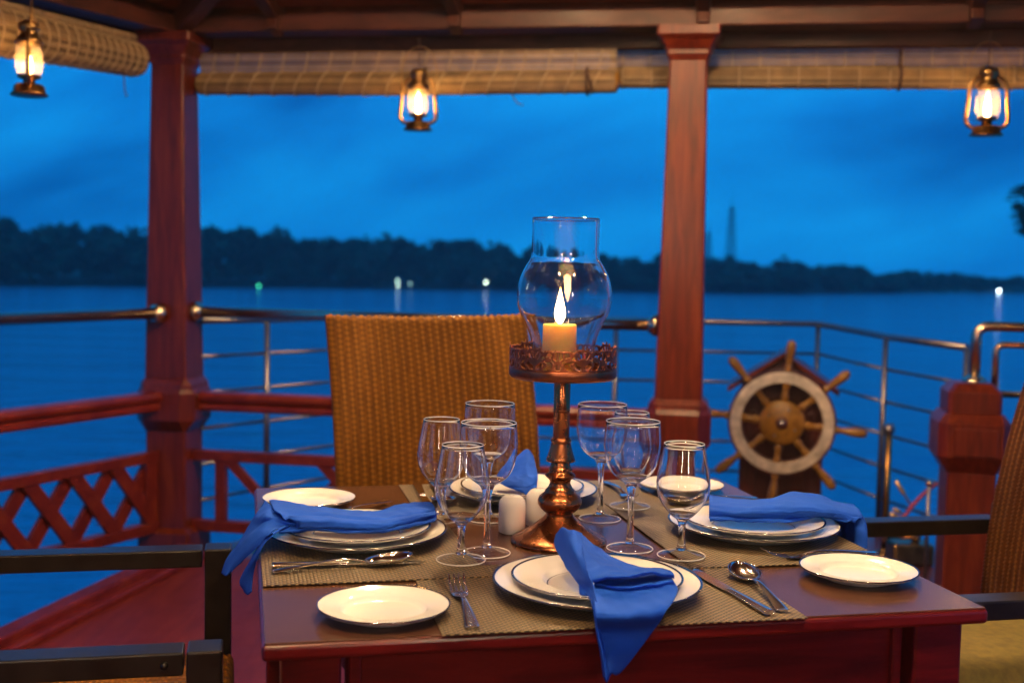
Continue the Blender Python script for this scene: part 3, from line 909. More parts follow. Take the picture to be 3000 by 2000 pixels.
# ================================================================== lanterns
m, nt, b = new_mat('lantern_globe')
nt.nodes.remove(b)
tr = nt.nodes.new('ShaderNodeBsdfTransparent')
tl = nt.nodes.new('ShaderNodeBsdfTranslucent'); tl.inputs[0].default_value = (0.95, 0.85, 0.7, 1)
gl = nt.nodes.new('ShaderNodeBsdfGlossy'); gl.inputs['Roughness'].default_value = 0.06
lw = nt.nodes.new('ShaderNodeLayerWeight'); lw.inputs[0].default_value = 0.35
mx = nt.nodes.new('ShaderNodeMixShader'); mx.inputs[0].default_value = 0.08
mx2 = nt.nodes.new('ShaderNodeMixShader')
nt.links.new(tr.outputs[0], mx.inputs[1]); nt.links.new(tl.outputs[0], mx.inputs[2])
mg = nt.nodes.new('ShaderNodeMath'); mg.operation = 'MULTIPLY_ADD'; mg.inputs[1].default_value = 0.4; mg.inputs[2].default_value = 0.03
nt.links.new(lw.outputs['Facing'], mg.inputs[0])
nt.links.new(mg.outputs[0], mx2.inputs[0])
nt.links.new(mx.outputs[0], mx2.inputs[1]); nt.links.new(gl.outputs[0], mx2.inputs[2])
nt.links.new(mx2.outputs[0], nt.nodes['Material Output'].inputs[0])
M['globe'] = m
M['lantern_bulb'] = emit('lantern_bulb', (1.0, 0.54, 0.15), 230)

def make_lantern():
    t = thing('hurricane_lantern', 'lantern', 'lantern', (0, 0, 0), 0, 'antique brass hurricane lanterns hanging from the eaves')
    A = M['antique']
    MB().lathe([(0, 0), (0.056, 0), (0.056, 0.004), (0.049, 0.009), (0.046, 0.028), (0.040, 0.033), (0, 0.034)], 28).build('fuel_tank', A, t)
    MB().lathe([(0, 0.034), (0.018, 0.034), (0.018, 0.048), (0.034, 0.055), (0.036, 0.062), (0, 0.062)], 24).build('burner', A, t)
    MB().lathe([(0.034, 0.063), (0.041, 0.085), (0.042, 0.115), (0.037, 0.145), (0.031, 0.156)], 28).build('globe', M['globe'], t)
    MB().lathe([(0.0, 0.066), (0.006, 0.068), (0.009, 0.08), (0.0085, 0.10), (0.005, 0.125), (0, 0.14)], 14).build('bulb', M['lantern_bulb'], t)
    MB().lathe([(0.038, 0.158), (0.044, 0.162), (0.040, 0.172), (0.028, 0.186), (0.026, 0.200), (0.034, 0.205), (0.030, 0.222), (0.016, 0.232), (0, 0.233)], 28).build('hood', A, t)
    for s in (-1, 1):
        pts = [(s * 0.036, 0, 0.024), (s * 0.058, 0, 0.032), (s * 0.069, 0, 0.046), (s * 0.0705, 0, 0.065), (s * 0.066, 0, 0.11), (s * 0.062, 0, 0.155), (s * 0.055, 0, 0.180), (s * 0.040, 0, 0.196), (s * 0.024, 0, 0.198)]
        pts = [catmull([Vector(p) for p in pts], k / 24) for k in range(25)]
        MB().tube(pts, 0.0072, 10).build('side_tube', A, t)
        MB().lathe([(0, -0.004), (0.009, -0.004), (0.009, 0.004), (0, 0.004)], 12, (s * 0.070, 0, 0.062), m=Matrix.Rotation(R(90), 3, 'Y')).build('bail_eye', A, t)
    MB().tube([catmull([Vector(p) for p in ((-0.068, 0.004, 0.16), (-0.066, 0.01, 0.24), (-0.04, 0.012, 0.30), (0, 0.012, 0.318), (0.04, 0.012, 0.30), (0.066, 0.01, 0.24), (0.068, 0.004, 0.16))], k / 30) for k in range(31)], 0.0017, 6).build('bail_wire', A, t)
    MB().tube([(-0.041, 0, 0.09), (0.041, 0.006, 0.125)], 0.0012, 5).build('globe_wire', A, t)
    MB().tube([(0.041, 0, 0.10), (-0.041, 0.0, 0.128)], 0.0012, 5).build('globe_wire', A, t)
    MB().tube([(0, 0.004, 0.232), (0, 0.006, 0.318), (0, 0.0, 0.352)], 0.002, 6).build('hook', M['cord'], t)
    return t
LAN0 = make_lantern()
def place_lantern(o, pos, rz, label, tilt=(0, 0), s=1.0):
    o.location = pos; o.rotation_euler = (R(tilt[0]), R(tilt[1]), rz); o.scale = (s, s, s); o['label'] = label
place_lantern(LAN0, front(1.035, -0.09, 1.702), FA, 'lit brass lantern in the middle, hanging in front of the bamboo blind', s=1.0)
place_lantern(copy_tree(LAN0), front(3.105, -0.06, 1.69), FA + 0.1, 'lit brass lantern hanging at the upper right', s=1.04)
place_lantern(copy_tree(LAN0), Vector((-1.515, 3.775, 1.698)), FA - 1.05, 'lit brass lantern in the upper left corner beside the thick roll', (0, -3), 1.0)

for pos, lb in (((2.05, 2.55, 1.70), 'lantern on the right side of the pavilion, out of view'), ((2.25, 0.6, 1.70), 'lantern right of the viewer, out of view'),
                ((-2.2, 1.75, 1.70), 'lantern on the left side of the pavilion, out of view'), ((-2.0, -0.4, 1.70), 'lantern left behind the viewer, out of view')):
    place_lantern(copy_tree(LAN0), Vector(pos), 0.4, lb)
# ceiling lamps of the pavilion (out of view; their reflections sparkle on the plates)
m, nt, b = new_mat('opal_shade')
nt.nodes.remove(b)
df = nt.nodes.new('ShaderNodeBsdfDiffuse'); df.inputs[0].default_value = (0.8, 0.7, 0.55, 1)
tl = nt.nodes.new('ShaderNodeBsdfTranslucent'); tl.inputs[0].default_value = (0.85, 0.62, 0.38, 1)
mx = nt.nodes.new('ShaderNodeMixShader'); mx.inputs[0].default_value = 0.28
nt.links.new(df.outputs[0], mx.inputs[1]); nt.links.new(tl.outputs[0], mx.inputs[2])
nt.links.new(mx.outputs[0], nt.nodes['Material Output'].inputs[0])
M['lamp_shade'] = m
M['lamp_bulb'] = emit('ceiling_bulb', (1.0, 0.66, 0.345), 1480)
def ceiling_lamp(pos, label):
    t = thing('ceiling_lamp', label, 'lamp', pos, 0.12, 'three-bulb ceiling lamps of the pavilion')
    MB().lathe([(0, 0.0), (0.06, 0.0), (0.06, -0.012), (0.02, -0.03), (0, -0.03)], 24).build('canopy', M['antique'], t)
    MB().beam((0, -0.13, -0.04), (0, 0.13, -0.04), 0.03, 0.018).build('arm', M['antique'], t, bevel=0.003)
    for k in (-1, 0, 1):
        MB().lathe([(0, 0.0), (0.016, 0.0), (0.018, -0.03), (0, -0.03)], 16, (0, k * 0.11, -0.045)).build('socket', M['antique'], t)
        MB().sphere((0, k * 0.11, -0.105), 0.028, 14, 10).build('bulb', M['lamp_bulb'], t)
        MB().lathe([(0.019, -0.05), (0.034, -0.065), (0.050, -0.095), (0.054, -0.123)], 24, (0, k * 0.11, 0)).build('shade', M['lamp_shade'], t)
    return t
ceiling_lamp((-0.20, 3.15, zt - 0.10), 'ceiling lamp above the wicker chair, left of two')
ceiling_lamp((0.55, 3.15, zt - 0.10), 'ceiling lamp above the wicker chair, right of two')
ceiling_lamp((-0.35, 0.75, zt - 0.052), 'ceiling lamp nearer the viewer, left of two')
ceiling_lamp((0.75, 0.75, zt - 0.052), 'ceiling lamp nearer the viewer, right of two')
# tubular wall lamps on the added wall behind the viewer: the tall pale streaks mirrored in the glasses
M['tube_glow'] = emit('tube_lamp_glow', (1.0, 0.86, 0.70), 190)
for x, lb in ((-0.75, 'tube lamp on the added wall behind the viewer, left'), (1.15, 'tube lamp on the added wall behind the viewer, right')):
    t = thing('tube_wall_lamp', lb, 'lamp', (x, -1.585, 1.75), 0, 'tube lamps on the added wall')
    MB().box((0, 0.02, 0), (0.09, 0.035, 0.78)).build('backplate', M['antique'], t, bevel=0.006)
    MB().tube([(0, 0.075, -0.34), (0, 0.075, 0.34)], 0.016, 16).build('tube', M['tube_glow'], t)
    for z in (-0.35, 0.35):
        MB().box((0, 0.055, z), (0.06, 0.06, 0.03)).build('bracket', M['antique'], t, bevel=0.004)

# ================================================================== things on the bow
wc = Vector((1.16, 5.10, 0.545))
t = thing('ship_wheel', 'wooden ship wheel with a pale metal ring and eight handles', 'ship wheel', wc)
toCam = (Vector((0, 0, EYE)) - wc); toCam.z = 0; toCam = toCam.normalized()
m3 = (toCam + Vector((0, 0, 0.02))).normalized().to_track_quat('Z', 'Y').to_matrix()
def ring(r0, r1, z0, z1, name, mat, n=56, bevel=0.0015):
    MB().lathe([(r0, z0), (r1, z0), (r1, z1), (r0, z1)], n, m=m3, closed=True, flat=True).build(name, mat, t, bevel=bevel)
ring(0.166, 0.227, -0.020, 0.012, 'wooden_rim', M['pedestal'])
ring(0.171, 0.217, 0.0125, 0.018, 'metal_ring', M['wheelmetal'])
MB().lathe([(0, -0.02), (0.088, -0.02), (0.096, -0.014), (0.096, 0.012), (0.088, 0.018), (0, 0.018)], 40, m=m3).build('hub', M['wheelwood'], t)
MB().lathe([(0, 0.018), (0.026, 0.018), (0.026, 0.024), (0.018, 0.03), (0, 0.03)], 24, m=m3).build('hub_cap', M['pedestal'], t)
MB().lathe([(0, 0.03), (0.012, 0.03), (0.010, 0.038), (0, 0.04)], 16, m=m3).build('axle', M['brass'], t)
for k in range(8):
    a = R(-5 + 45 * k)
    d3 = m3 @ Vector((math.cos(a), math.sin(a), 0))
    mm = d3.to_track_quat('Z', 'Y').to_matrix()
    MB().lathe([(0.012, 0.085), (0.014, 0.10), (0.020, 0.112), (0.0145, 0.122), (0.0135, 0.15), (0.019, 0.162), (0.019, 0.172)], 14, m=mm).build('spoke', M['wheelwood'], t)
    MB().lathe([(0, 0.222), (0.017, 0.222), (0.017, 0.236), (0.012, 0.246), (0.014, 0.256), (0.019, 0.285), (0.0215, 0.318), (0.020, 0.338), (0.012, 0.352), (0, 0.356)], 14, m=mm).build('handle', M['wheelwood'], t)
    if k % 2: 
        c = m3 @ Vector((math.cos(a + 0.39) * 0.062, math.sin(a + 0.39) * 0.062, 0.0185))
        MB().sphere(c, 0.0055, 10, 6).build('screw', M['steel'], t)

pc = Vector((1.21, 5.32, 0))
t = thing('wheel_pedestal', 'dark wooden gabled pedestal behind the ship wheel', 'pedestal', pc, math.atan2(-toCam.x, toCam.y) + math.pi)
hw, e0, pk, dp = 0.178, 0.690, 0.812, 0.13
vs = []
for y in (-dp, dp):
    vs += [(-hw, y, -0.02), (hw, y, -0.02), (hw, y, e0), (0, y, pk), (-hw, y, e0)]
MB().add(vs, [(0, 1, 2, 3, 4), (9, 8, 7, 6, 5), (0, 5, 6, 1), (1, 6, 7, 2), (2, 7, 8, 3), (3, 8, 9, 4), (4, 9, 5, 0)]).build('cabinet', M['pedestal'], t, bevel=0.004)
for s in (-1, 1):
    MB().beam((0.0, -0.001, pk + 0.012), (s * 0.238, -0.001, e0 - 0.026), 2 * dp + 0.05, 0.02, upv=(0, 1, 0)).build('roof_board', M['pedestal'], t) if False else \
    MB().add([(0, y, pk + 0.004 + q) for y in (-dp - 0.025, dp + 0.025) for q in (0, 0.024)] + [(s * 0.236, y, e0 - 0.032 + q) for y in (-dp - 0.025, dp + 0.025) for q in (0, 0.024)],
             [(0, 1, 3, 2), (4, 6, 7, 5), (0, 4, 5, 1), (2, 3, 7, 6), (0, 2, 6, 4), (1, 5, 7, 3)]).build('roof_board', M['post'], t)
MB().tube([(0.0, -dp - 0.10, 0.54), (0.0, -dp + 0.01, 0.54)], 0.022, 14).build('axle_housing', M['brass'], t)
for s in (-1, 1):
    MB().box((s * 0.12, -dp - 0.004, 0.30), (0.03, 0.012, 0.56)).build('door_stile', M['pedestal'], t, bevel=0.003)

t = thing('ball_stanchion', 'brass stanchion with a ball top right of the ship wheel', 'stanchion', (1.62, 5.1, -0.02))
MB().tube([(0, 0, 0), (0, 0, 0.53)], 0.016, 14).build('pole', M['antique'], t)
MB().sphere((0, 0, 0.546), 0.027, 18, 12).build('ball', M['steel'], t)
MB().lathe([(0, 0), (0.05, 0), (0.045, 0.012), (0.02, 0.02), (0.0165, 0.03)], 18).build('foot', M['antique'], t)
t = thing('ball_stanchion', 'small thin stanchion with a ball top beside the newel post', 'stanchion', (1.632, 4.62, -0.02))
MB().tube([(0, 0, 0), (0, 0, 0.40)], 0.008, 10).build('pole', M['steel'], t)
MB().sphere((0, 0, 0.405), 0.015, 14, 10).build('ball', M['brass'], t)
t = thing('tasselled_rope', 'short red rope with gilt tassels hanging beside the newel post', 'rope', (1.70, 4.72, 0.36))
def rp(*pts): return [Vector(p) - Vector((1.70, 4.72, 0.36)) for p in pts]
main = rp((1.70, 4.72, 0.365), (1.66, 4.72, 0.335), (1.604, 4.72, 0.273), (1.572, 4.72, 0.226), (1.545, 4.72, 0.210))
MB().tube([catmull(main, k / 16) for k in range(17)], 0.008, 8).build('rope', M['red_rope'], t)
for a, b_ in (((1.60, 4.72, 0.275), (1.535, 4.72, 0.372)), ((1.575, 4.72, 0.235), (1.53, 4.715, 0.262)), ((1.57, 4.72, 0.225), (1.515, 4.715, 0.240)), ((1.56, 4.72, 0.215), (1.508, 4.715, 0.207))):
    a, b_ = rp(a, b_)
    MB().tube([a, a.lerp(b_, 0.45), a.lerp(b_, 0.5), b_], [0.0045, 0.0045, 0.009, 0.008], 8).build('tassel', M['gold'], t)
t = thing('winch', 'small gilt winch on the bow deck behind the black armrest', 'winch', (1.66, 4.95, -0.015))
MB().box((0.02, 0, 0.045), (0.17, 0.12, 0.09)).build('base', M['antique'], t, bevel=0.01)
MB().lathe([(0, -0.07), (0.04, -0.07), (0.04, -0.06), (0.024, -0.055), (0.024, 0.055), (0.04, 0.06), (0.04, 0.07), (0, 0.07)], 20, (-0.03, 0, 0.125), m=Matrix.Rotation(R(90), 3, 'Y')).build('drum', M['brass'], t)
MB().beam((0.045, 0, 0.09), (0.075, 0, 0.20), 0.02, 0.02).build('lever', M['antique'], t)

# ================================================================== dining table and chairs
NL = Vector((-0.300, 1.445, 0)); TY = R(12.68)
U = Vector((math.cos(TY), math.sin(TY), 0)); V = Vector((-math.sin(TY), math.cos(TY), 0))
TZ = 0.75
def tp(u, v, z=0.0): 
    p = NL + U * u + V * v
    return Vector((p.x, p.y, TZ + z))
t = thing('dining_table', 'square dark dining table with cherry red edges', 'table', (NL.x, NL.y, 0), TY)
MB().box((0.503, 0.501, 0.7375), (1.006, 1.002, 0.0215)).build('edge_frame', M['tableside'], t, bevel=0.006, seg=3)
MB().box((0.503, 0.501, 0.7486), (0.999, 0.995, 0.0028)).build('top_board', M['tabletop'], t, bevel=0.0012)
for x, y in ((0.062, 0.062), (0.944, 0.062), (0.944, 0.94), (0.062, 0.94)):
    MB().box((x, y, 0.3635), (0.075, 0.075, 0.727)).build('leg', M['tableside'], t, bevel=0.004)
for (x, y, w, d, h) in ((0.503, 0.062, 0.79, 0.03, 0.15), (0.062, 0.501, 0.03, 0.79, 0.15), (0.944, 0.501, 0.03, 0.79, 0.15), (0.503, 0.94, 0.79, 0.03, 0.045)):
    MB().box((x, y, 0.7268 - h / 2), (w, d, h)).build('apron', M['tableside'], t, bevel=0.003)
for x in (0.118, 0.888):
    MB().box((x, 0.0445, 0.665), (0.016, 0.012, 0.122)).build('apron_strip', M['tableside'], t, bevel=0.003)

def weave_panel(w, h, rib=0.0186, pitch=0.0085, thick=0.026, lean=0.10, top_dip=0.006, flat=False):
    """woven cane: vertical ribs with strands passing over and under; closed, bent back a little"""
    ribs = int(round(w / rib)); nx = ribs * 6
    ny = int(h / pitch) * 2
    cols = []
    for i in range(nx + 1):
        x = -w / 2 + w * i / nx
        ph = (x + w / 2) / rib
        edge = min(1.0, (w / 2 - abs(x)) / 0.02)
        rib_h = 0.0030 * abs(math.cos(math.pi * (ph + 0.18 * math.sin(ph * 1.7)))) ** 0.9 * (0.6 + 0.8 * abs(math.sin(int(ph + 0.5) * 2.4)))
        hh = h - top_dip * math.cos(x / w * math.pi)
        prof = []
        for j in range(ny + 1):
            f = j / ny; z = hh * f
            wv = 0.0021 * math.sin(2 * math.pi * z / pitch + math.pi * int(ph + 0.5))
            round_e = thick * 0.5 * (1 - math.sqrt(max(0, 1 - (1 - edge) ** 2)))
            prof.append(Vector((x, thick / 2 - round_e + rib_h + wv + 0.0012 * mnoise.noise(Vector((x * 60, z * 90, 0))) - lean * f * f, z)))
        for k in range(1, 6):
            a = math.pi * k / 6
            prof.append(Vector((x, thick / 2 * math.cos(a) + rib_h * (1 - k / 6) - lean, hh + 0.014 * math.sin(a) + 0.002 * math.cos(2 * math.pi * ph))))
        for j in range(12):
            f = 1 - j / 11
            prof.append(Vector((x, -thick / 2 + (thick * 0.5 * (1 - math.sqrt(max(0, 1 - (1 - edge) ** 2)))) - lean * f * f, hh * f)))
        cols.append(prof)
    b = MB().grid(cols)
    n = len(cols[0])
    b.add(cols[0], [tuple(range(n))]); b.add(cols[-1], [tuple(reversed(range(n)))])
    return b
def make_chair(name, label, wick, cushion=None):
    t = thing(name, label, 'chair', (0, 0, 0), 0, 'black wooden armchairs with woven cane around the table')
    K = M['black']
    p = weave_panel(0.515, 0.645, lean=0.12).build('woven_back', wick, t)
    p.location = (0, -0.235, 0.43)
    for s in (-1, 1):
        MB().beam((s * 0.30, 0.25, 0), (s * 0.30, 0.25, 0.662), 0.058, 0.05, upv=(0, 1, 0)).build('leg', K, t, bevel=0.003)
        MB().tube([(s * 0.262, -0.30, 0), (s * 0.262, -0.255, 0.46), (s * 0.262, -0.275, 0.70)], 0.026, 4).build('leg', K, t, bevel=0.003)
        MB().beam((s * 0.30, -0.285, 0.644), (s * 0.30, 0.2205, 0.644), 0.052, 0.034).build('armrest', K, t, bevel=0.003)
        MB().sphere((s * 0.327, 0.195, 0.644), 0.006, 10, 6).build('screw_plug', K, t)
        MB().beam((s * 0.30, -0.25, 0.40), (s * 0.30, 0.22, 0.40), 0.03, 0.05).build('side_rail', K, t, bevel=0.003)
    MB().beam((-0.27, 0.25, 0.40), (0.27, 0.25, 0.40), 0.03, 0.05).build('front_rail', K, t, bevel=0.003)
    sb = weave_panel(0.53, 0.50, thick=0.05, lean=0.0, top_dip=-0.004).build('woven_seat', wick, t)
    sb.location = (0, -0.235, 0.43); sb.rotation_euler = (R(-90), 0, 0); sb.scale = (1, -1, 1)
    sb.rotation_euler = (R(90), 0, R(180)); sb.scale = (1, 1, 1); sb.location = (0, -0.235, 0.438)
    if cushion:
        prof = []
        for i in range(17):
            a = 2 * math.pi * i / 16
            prof.append(None)
        P = []
        N = 18
        for i in range(N + 1):
            row = []
            for j in range(N + 1):
                x, y = -1 + 2 * i / N, -1 + 2 * j / N
                e_ = max(0, 1 - abs(x) ** 6) ** 0.35 * max(0, 1 - abs(y) ** 6) ** 0.35
                row.append((x * 0.245, y * 0.235 + 0.01, 0.462 + 0.05 * e_ + 0.003 * mnoise.noise(Vector((x * 3, y * 3, 0)))))
            P.append(row)
        c = MB().grid(P)
        c.grid([[(p[0], p[1], 0.462) for p in r] for r in P])
        c.build('seat_cushion', M['cushion'], t)
    return t
ch = make_chair('cane_armchair', 'tall woven cane chair facing the viewer across the table', M['wicker'])
ch.location = (-0.050, 2.56, 0); ch.rotation_euler = (0, 0, R(205.0))
ch2 = make_chair('cane_armchair', 'cane armchair with olive cushion right of the table', M['wickershade'], True)
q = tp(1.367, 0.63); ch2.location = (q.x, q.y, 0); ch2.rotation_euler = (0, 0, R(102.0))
ch3 = copy_tree(ch); ch3['label'] = 'black-armed chair at the lower left, mostly out of the picture'
q = tp(-0.322, 0.583); ch3.location = (q.x, q.y, 0); ch3.rotation_euler = (0, 0, R(-78.0))

# ================================================================== place settings
GRP = 'four place settings on the table'
def placemat(u, v, w, d, rz, z, label):
    o = MB().box((0, 0, 0), (w, d, 0.0016)).build('placemat', M['mat'], None)
    p = tp(u, v, z); o.location = p; o.rotation_euler = (0, 0, TY + R(rz))
    return tag(o, label, 'placemat', 'woven placemats on the table')
placemat(0.476, 0.160, 0.500, 0.330, -0.6, 0.0012, 'bronze woven placemat at the front edge under the nearest plates')
placemat(0.169, 0.500, 0.330, 0.490, 0.4, 0.0030, 'bronze woven placemat at the left side of the table')
placemat(0.832, 0.500, 0.336, 0.490, -1.0, 0.0030, 'bronze woven placemat at the right side of the table')
placemat(0.545, 0.826, 0.500, 0.330, 0.0, 0.0012, 'bronze woven placemat at the far side of the table')

def plate_mesh(r, well, rim_z, th=0.0035):
    f = well
    prof = [(0, 0.0035), (f * 0.92, 0.0035), (f, 0.0045), (f * 1.06, 0.009), (f * 1.12, 0.0125), (r * 0.97, rim_z - 0.0012), (r, rim_z), (r * 1.0, rim_z - 0.0016), (r * 0.96, rim_z - th - 0.001), (f * 1.15, 0.0075), (f * 1.02, 0.002), (f * 0.98, 0.0), (f * 0.90, 0.0), (f * 0.88, 0.0015), (0, 0.0015)]
    return MB().lathe(prof, 72)
def plate(kind, r, well, rim_z, loc, label, bands, group):
    t = thing(kind, label, 'plate', loc, random.uniform(0, 6), group)
    plate_mesh(r, well, rim_z).build('dish', M['china'], t)
    for br, bw in bands:
        if br >= r - 0.001:
            MB().lathe([(r - bw, rim_z - 0.0004 + 0.00035), (r + 0.0002, rim_z + 0.0006), (r + 0.0007, rim_z - 0.0004), (r + 0.0002, rim_z - 0.002)], 96).build('rim_band', M['band'], t)
        else:
            z = 0.0038 + (0.0006 if br > well * 0.95 else 0)
            MB().lathe([(br, z + 0.00025), (br + bw, z + 0.00025)], 96).build('inner_band', M['band'], t)
MT = 0.0042
CH = [(0.474, 0.153, 'near', 'front'), (0.163, 0.512, 'left', 'left'), (0.857, 0.470, 'right', 'right'), (0.522, 0.835, 'far', 'far')]
for u_, v_, k, _ in CH:
    z = MT if k in ('left', 'right') else 0.0024
    plate('charger_plate', 0.150, 0.098, 0.021, tp(u_, v_, z), 'large white charger plate at the %s place setting' % k, [(0.150, 0.0030)], 'white charger plates')
    plate('dinner_plate', 0.123, 0.072, 0.019, tp(u_, v_, z + 0.0075), 'white dinner plate on the charger of the %s setting' % k, [(0.123, 0.0028), (0.0705, 0.0016)], 'white dinner plates')
for u_, v_, lb in ((0.161, 0.098, 'small white side plate at the near left corner of the table'), (0.900, 0.178, 'small white side plate at the near right corner of the table'),
                   (0.101, 0.820, 'small white side plate at the far left corner of the table'), (0.871, 0.866, 'small white side plate at the far right corner of the table')):
    plate('side_plate', 0.0885, 0.055, 0.0165, tp(u_, v_, 0.0003), lb, [(0.0885, 0.0014)], 'white side plates')

# glasses ---------------------------------------------------------------
def glass_mesh(outer, wall, zsolid):
    """outer profile from the foot up to the rim; hollow above zsolid"""
    inner = [(max(0.0, r - wall), z) for r, z in outer if z > zsolid]
    inner = [(r, z) for r, z in inner if r > 0.003]
    prof = [(0, outer[0][1])] + outer + [(outer[-1][0] - wall * 0.5, outer[-1][1] + 0.0005)] + list(reversed(inner)) + [(0, zsolid + 0.001)]
    return MB().lathe(prof, 56)
def dense(pts, n):
    q = [Vector((r, z, 0)) for r, z in pts]
    return [(max(0.0005, p.x), p.y) for p in (catmull(q, k / (n - 1)) for k in range(n))]
foot = [(0.036, 0.0), (0.0385, 0.0008), (0.0385, 0.0022), (0.030, 0.0042), (0.018, 0.0065), (0.009, 0.0107)]
foot_glint = MB().lathe([(0.0382, 0.0004), (0.0392, 0.0010), (0.0392, 0.0020), (0.0384, 0.0026), (0.0374, 0.0020), (0.0374, 0.0008)], 56, closed=True).mesh('foot_glint', M['rimglint'])  # added ring, its pale glass stands in for the foot's edge highlight
foot_me = MB().lathe(foot, 56).mesh('foot', M['footglass'])
wine_prof = dense([(0.0088, 0.0108), (0.0062, 0.017), (0.0050, 0.04), (0.0050, 0.075), (0.0062, 0.095), (0.0115, 0.110), (0.0200, 0.1165), (0.0330, 0.127), (0.0415, 0.143), (0.0460, 0.163), (0.0468, 0.187), (0.0448, 0.213)], 44)
gob_prof = dense([(0.0088, 0.0108), (0.0070, 0.016), (0.0056, 0.028), (0.0058, 0.045), (0.0085, 0.058), (0.0200, 0.068), (0.0345, 0.086), (0.0425, 0.107), (0.0425, 0.128), (0.0375, 0.155), (0.0325, 0.182)], 44)
wine_me = glass_mesh(wine_prof, 0.0008, 0.1195).mesh('wine_glass', M['glass'])
gob_me = glass_mesh(gob_prof, 0.0008, 0.068).mesh('water_goblet', M['glass'])
def rim_mesh(r, z):  # added lip ring whose pale glass paints in the bright rim line
    return MB().lathe([(r + 0.0001, z - 0.0004), (r + 0.0002, z + 0.0004), (r - 0.0004, z + 0.0009), (r - 0.0010, z + 0.0004), (r - 0.0009, z - 0.0004)], 56, closed=True).mesh('rim', M['rimglint'])
wine_rim, gob_rim = rim_mesh(wine_prof[-1][0], 0.2136), rim_mesh(gob_prof[-1][0], 0.1826)
for kind, me, u_, v_, lb in (
        ('water_goblet', gob_me, 0.311, 0.350, 'egg-shaped glass goblet nearest the left plate'),
        ('wine_glass', wine_me, 0.363, 0.404, 'tall wine glass just behind the nearest left goblet'),
        ('wine_glass', wine_me, 0.415, 0.650, 'tall wine glass standing behind the white shakers, left of the candle'),
        ('water_goblet', gob_me, 0.325, 0.640, 'egg-shaped goblet in front of the cane chair, furthest left of the glasses'),
        ('wine_glass', wine_me, 0.621, 0.625, 'tall wine glass right behind the candle stem'),
        ('wine_glass', wine_me, 0.605, 0.400, 'tall wine glass between candle and right goblet'),
        ('water_goblet', gob_me, 0.668, 0.327, 'egg-shaped goblet nearest the right plate'),
        ('water_goblet', gob_me, 0.706, 0.707, 'egg-shaped goblet at the back, half hidden by the right wine glasses')):
    t = thing(kind, lb, 'glass', tp(u_, v_, 0.0048 if kind == 'water_goblet' and v_ < 0.5 or u_ > 0.66 or u_ < 0.33 else 0.0005), 0, 'clear stemmed glasses on the table')
    o = bpy.data.objects.new('bowl_and_stem', me); COL.objects.link(o); o.parent = t
    o = bpy.data.objects.new('foot', foot_me); COL.objects.link(o); o.parent = t
    o2 = bpy.data.objects.new('foot_glint', foot_glint); COL.objects.link(o2); o2.parent = o
    o = bpy.data.objects.new('rim', wine_rim if kind == 'wine_glass' else gob_rim); COL.objects.link(o); o.parent = t

# salt and pepper ---------------------------------------------------------
for u_, v_, lb in ((0.436, 0.543, 'white china shaker standing left of the candle holder'), (0.496, 0.590, 'white china shaker half hidden behind the candle holder')):
    o = thing('china_shaker', lb, 'shaker', tp(u_, v_, 0.0003), 0, 'white china shakers')
    MB().lathe([(0, 0), (0.0185, 0), (0.0195, 0.001), (0.0235, 0.003), (0.0238, 0.045), (0.0232, 0.055), (0.0200, 0.0600), (0.0180, 0.0620), (0.0165, 0.0640), (0.012, 0.0665), (0, 0.068)], 40).build('body', M['china'], o)
    MB().lathe([(0.0150, 0.0002), (0.0188, 0.0002), (0.0193, 0.0022), (0.0150, 0.0022)], 32, closed=True).build('base_ring', M['band'], o)
    for k in range(5):
        a = k * 1.256
        MB().lathe([(0, 0), (0.0011, 0), (0, 0.0006)], 8, (0.006 * math.cos(a), 0.006 * math.sin(a), 0.0675)).build('hole', M['cord'], o)

# cutlery -------------------------------------------------------------------
def strip(b, st, n=28, m=6):
    """a bar given by stations (y, half width, z, thickness)"""
    S = [Vector((y, w, z)) for y, w, z, th in st]; T = [Vector((th, 0, 0)) for *_, th in st]
    rows = []
    for i in range(n):
        f = i / (n - 1)
        p, th = catmull(S, f), catmull(T, f).x
        rows.append([Vector((p.y * math.cos(a), p.x, p.z + th / 2 * math.sin(a))) for a in [2 * math.pi * k / (2 * m) for k in range(2 * m)]])
    b.grid(rows, True, True)
    for r in (rows[0], rows[-1]):
        b.add(r, [tuple(range(len(r)))])
    return b
def fork_parts(t):
    K = M['cutlery']
    strip(MB(), [(0, 0.0088, 0.003, 0.003), (0.008, 0.0098, 0.003, 0.003), (0.06, 0.0062, 0.008, 0.003), (0.105, 0.0038, 0.010, 0.003), (0.132, 0.0045, 0.006, 0.003)]).build('handle', K, t)
    strip(MB(), [(0.130, 0.0045, 0.006, 0.003), (0.140, 0.010, 0.004, 0.0024), (0.152, 0.0125, 0.0035, 0.0022), (0.160, 0.0125, 0.004, 0.002)]).build('head', K, t)
    for x in (-0.0105, -0.0035, 0.0035, 0.0105):
        q = MB()
        strip(q, [(0.158, 0.0020, 0.004, 0.002), (0.175, 0.0017, 0.006, 0.002), (0.192, 0.0014, 0.011, 0.0018), (0.205, 0.0008, 0.018, 0.0014)], 14, 4)
        o = q.build('tine', K, t); o.location = (x, 0, 0)
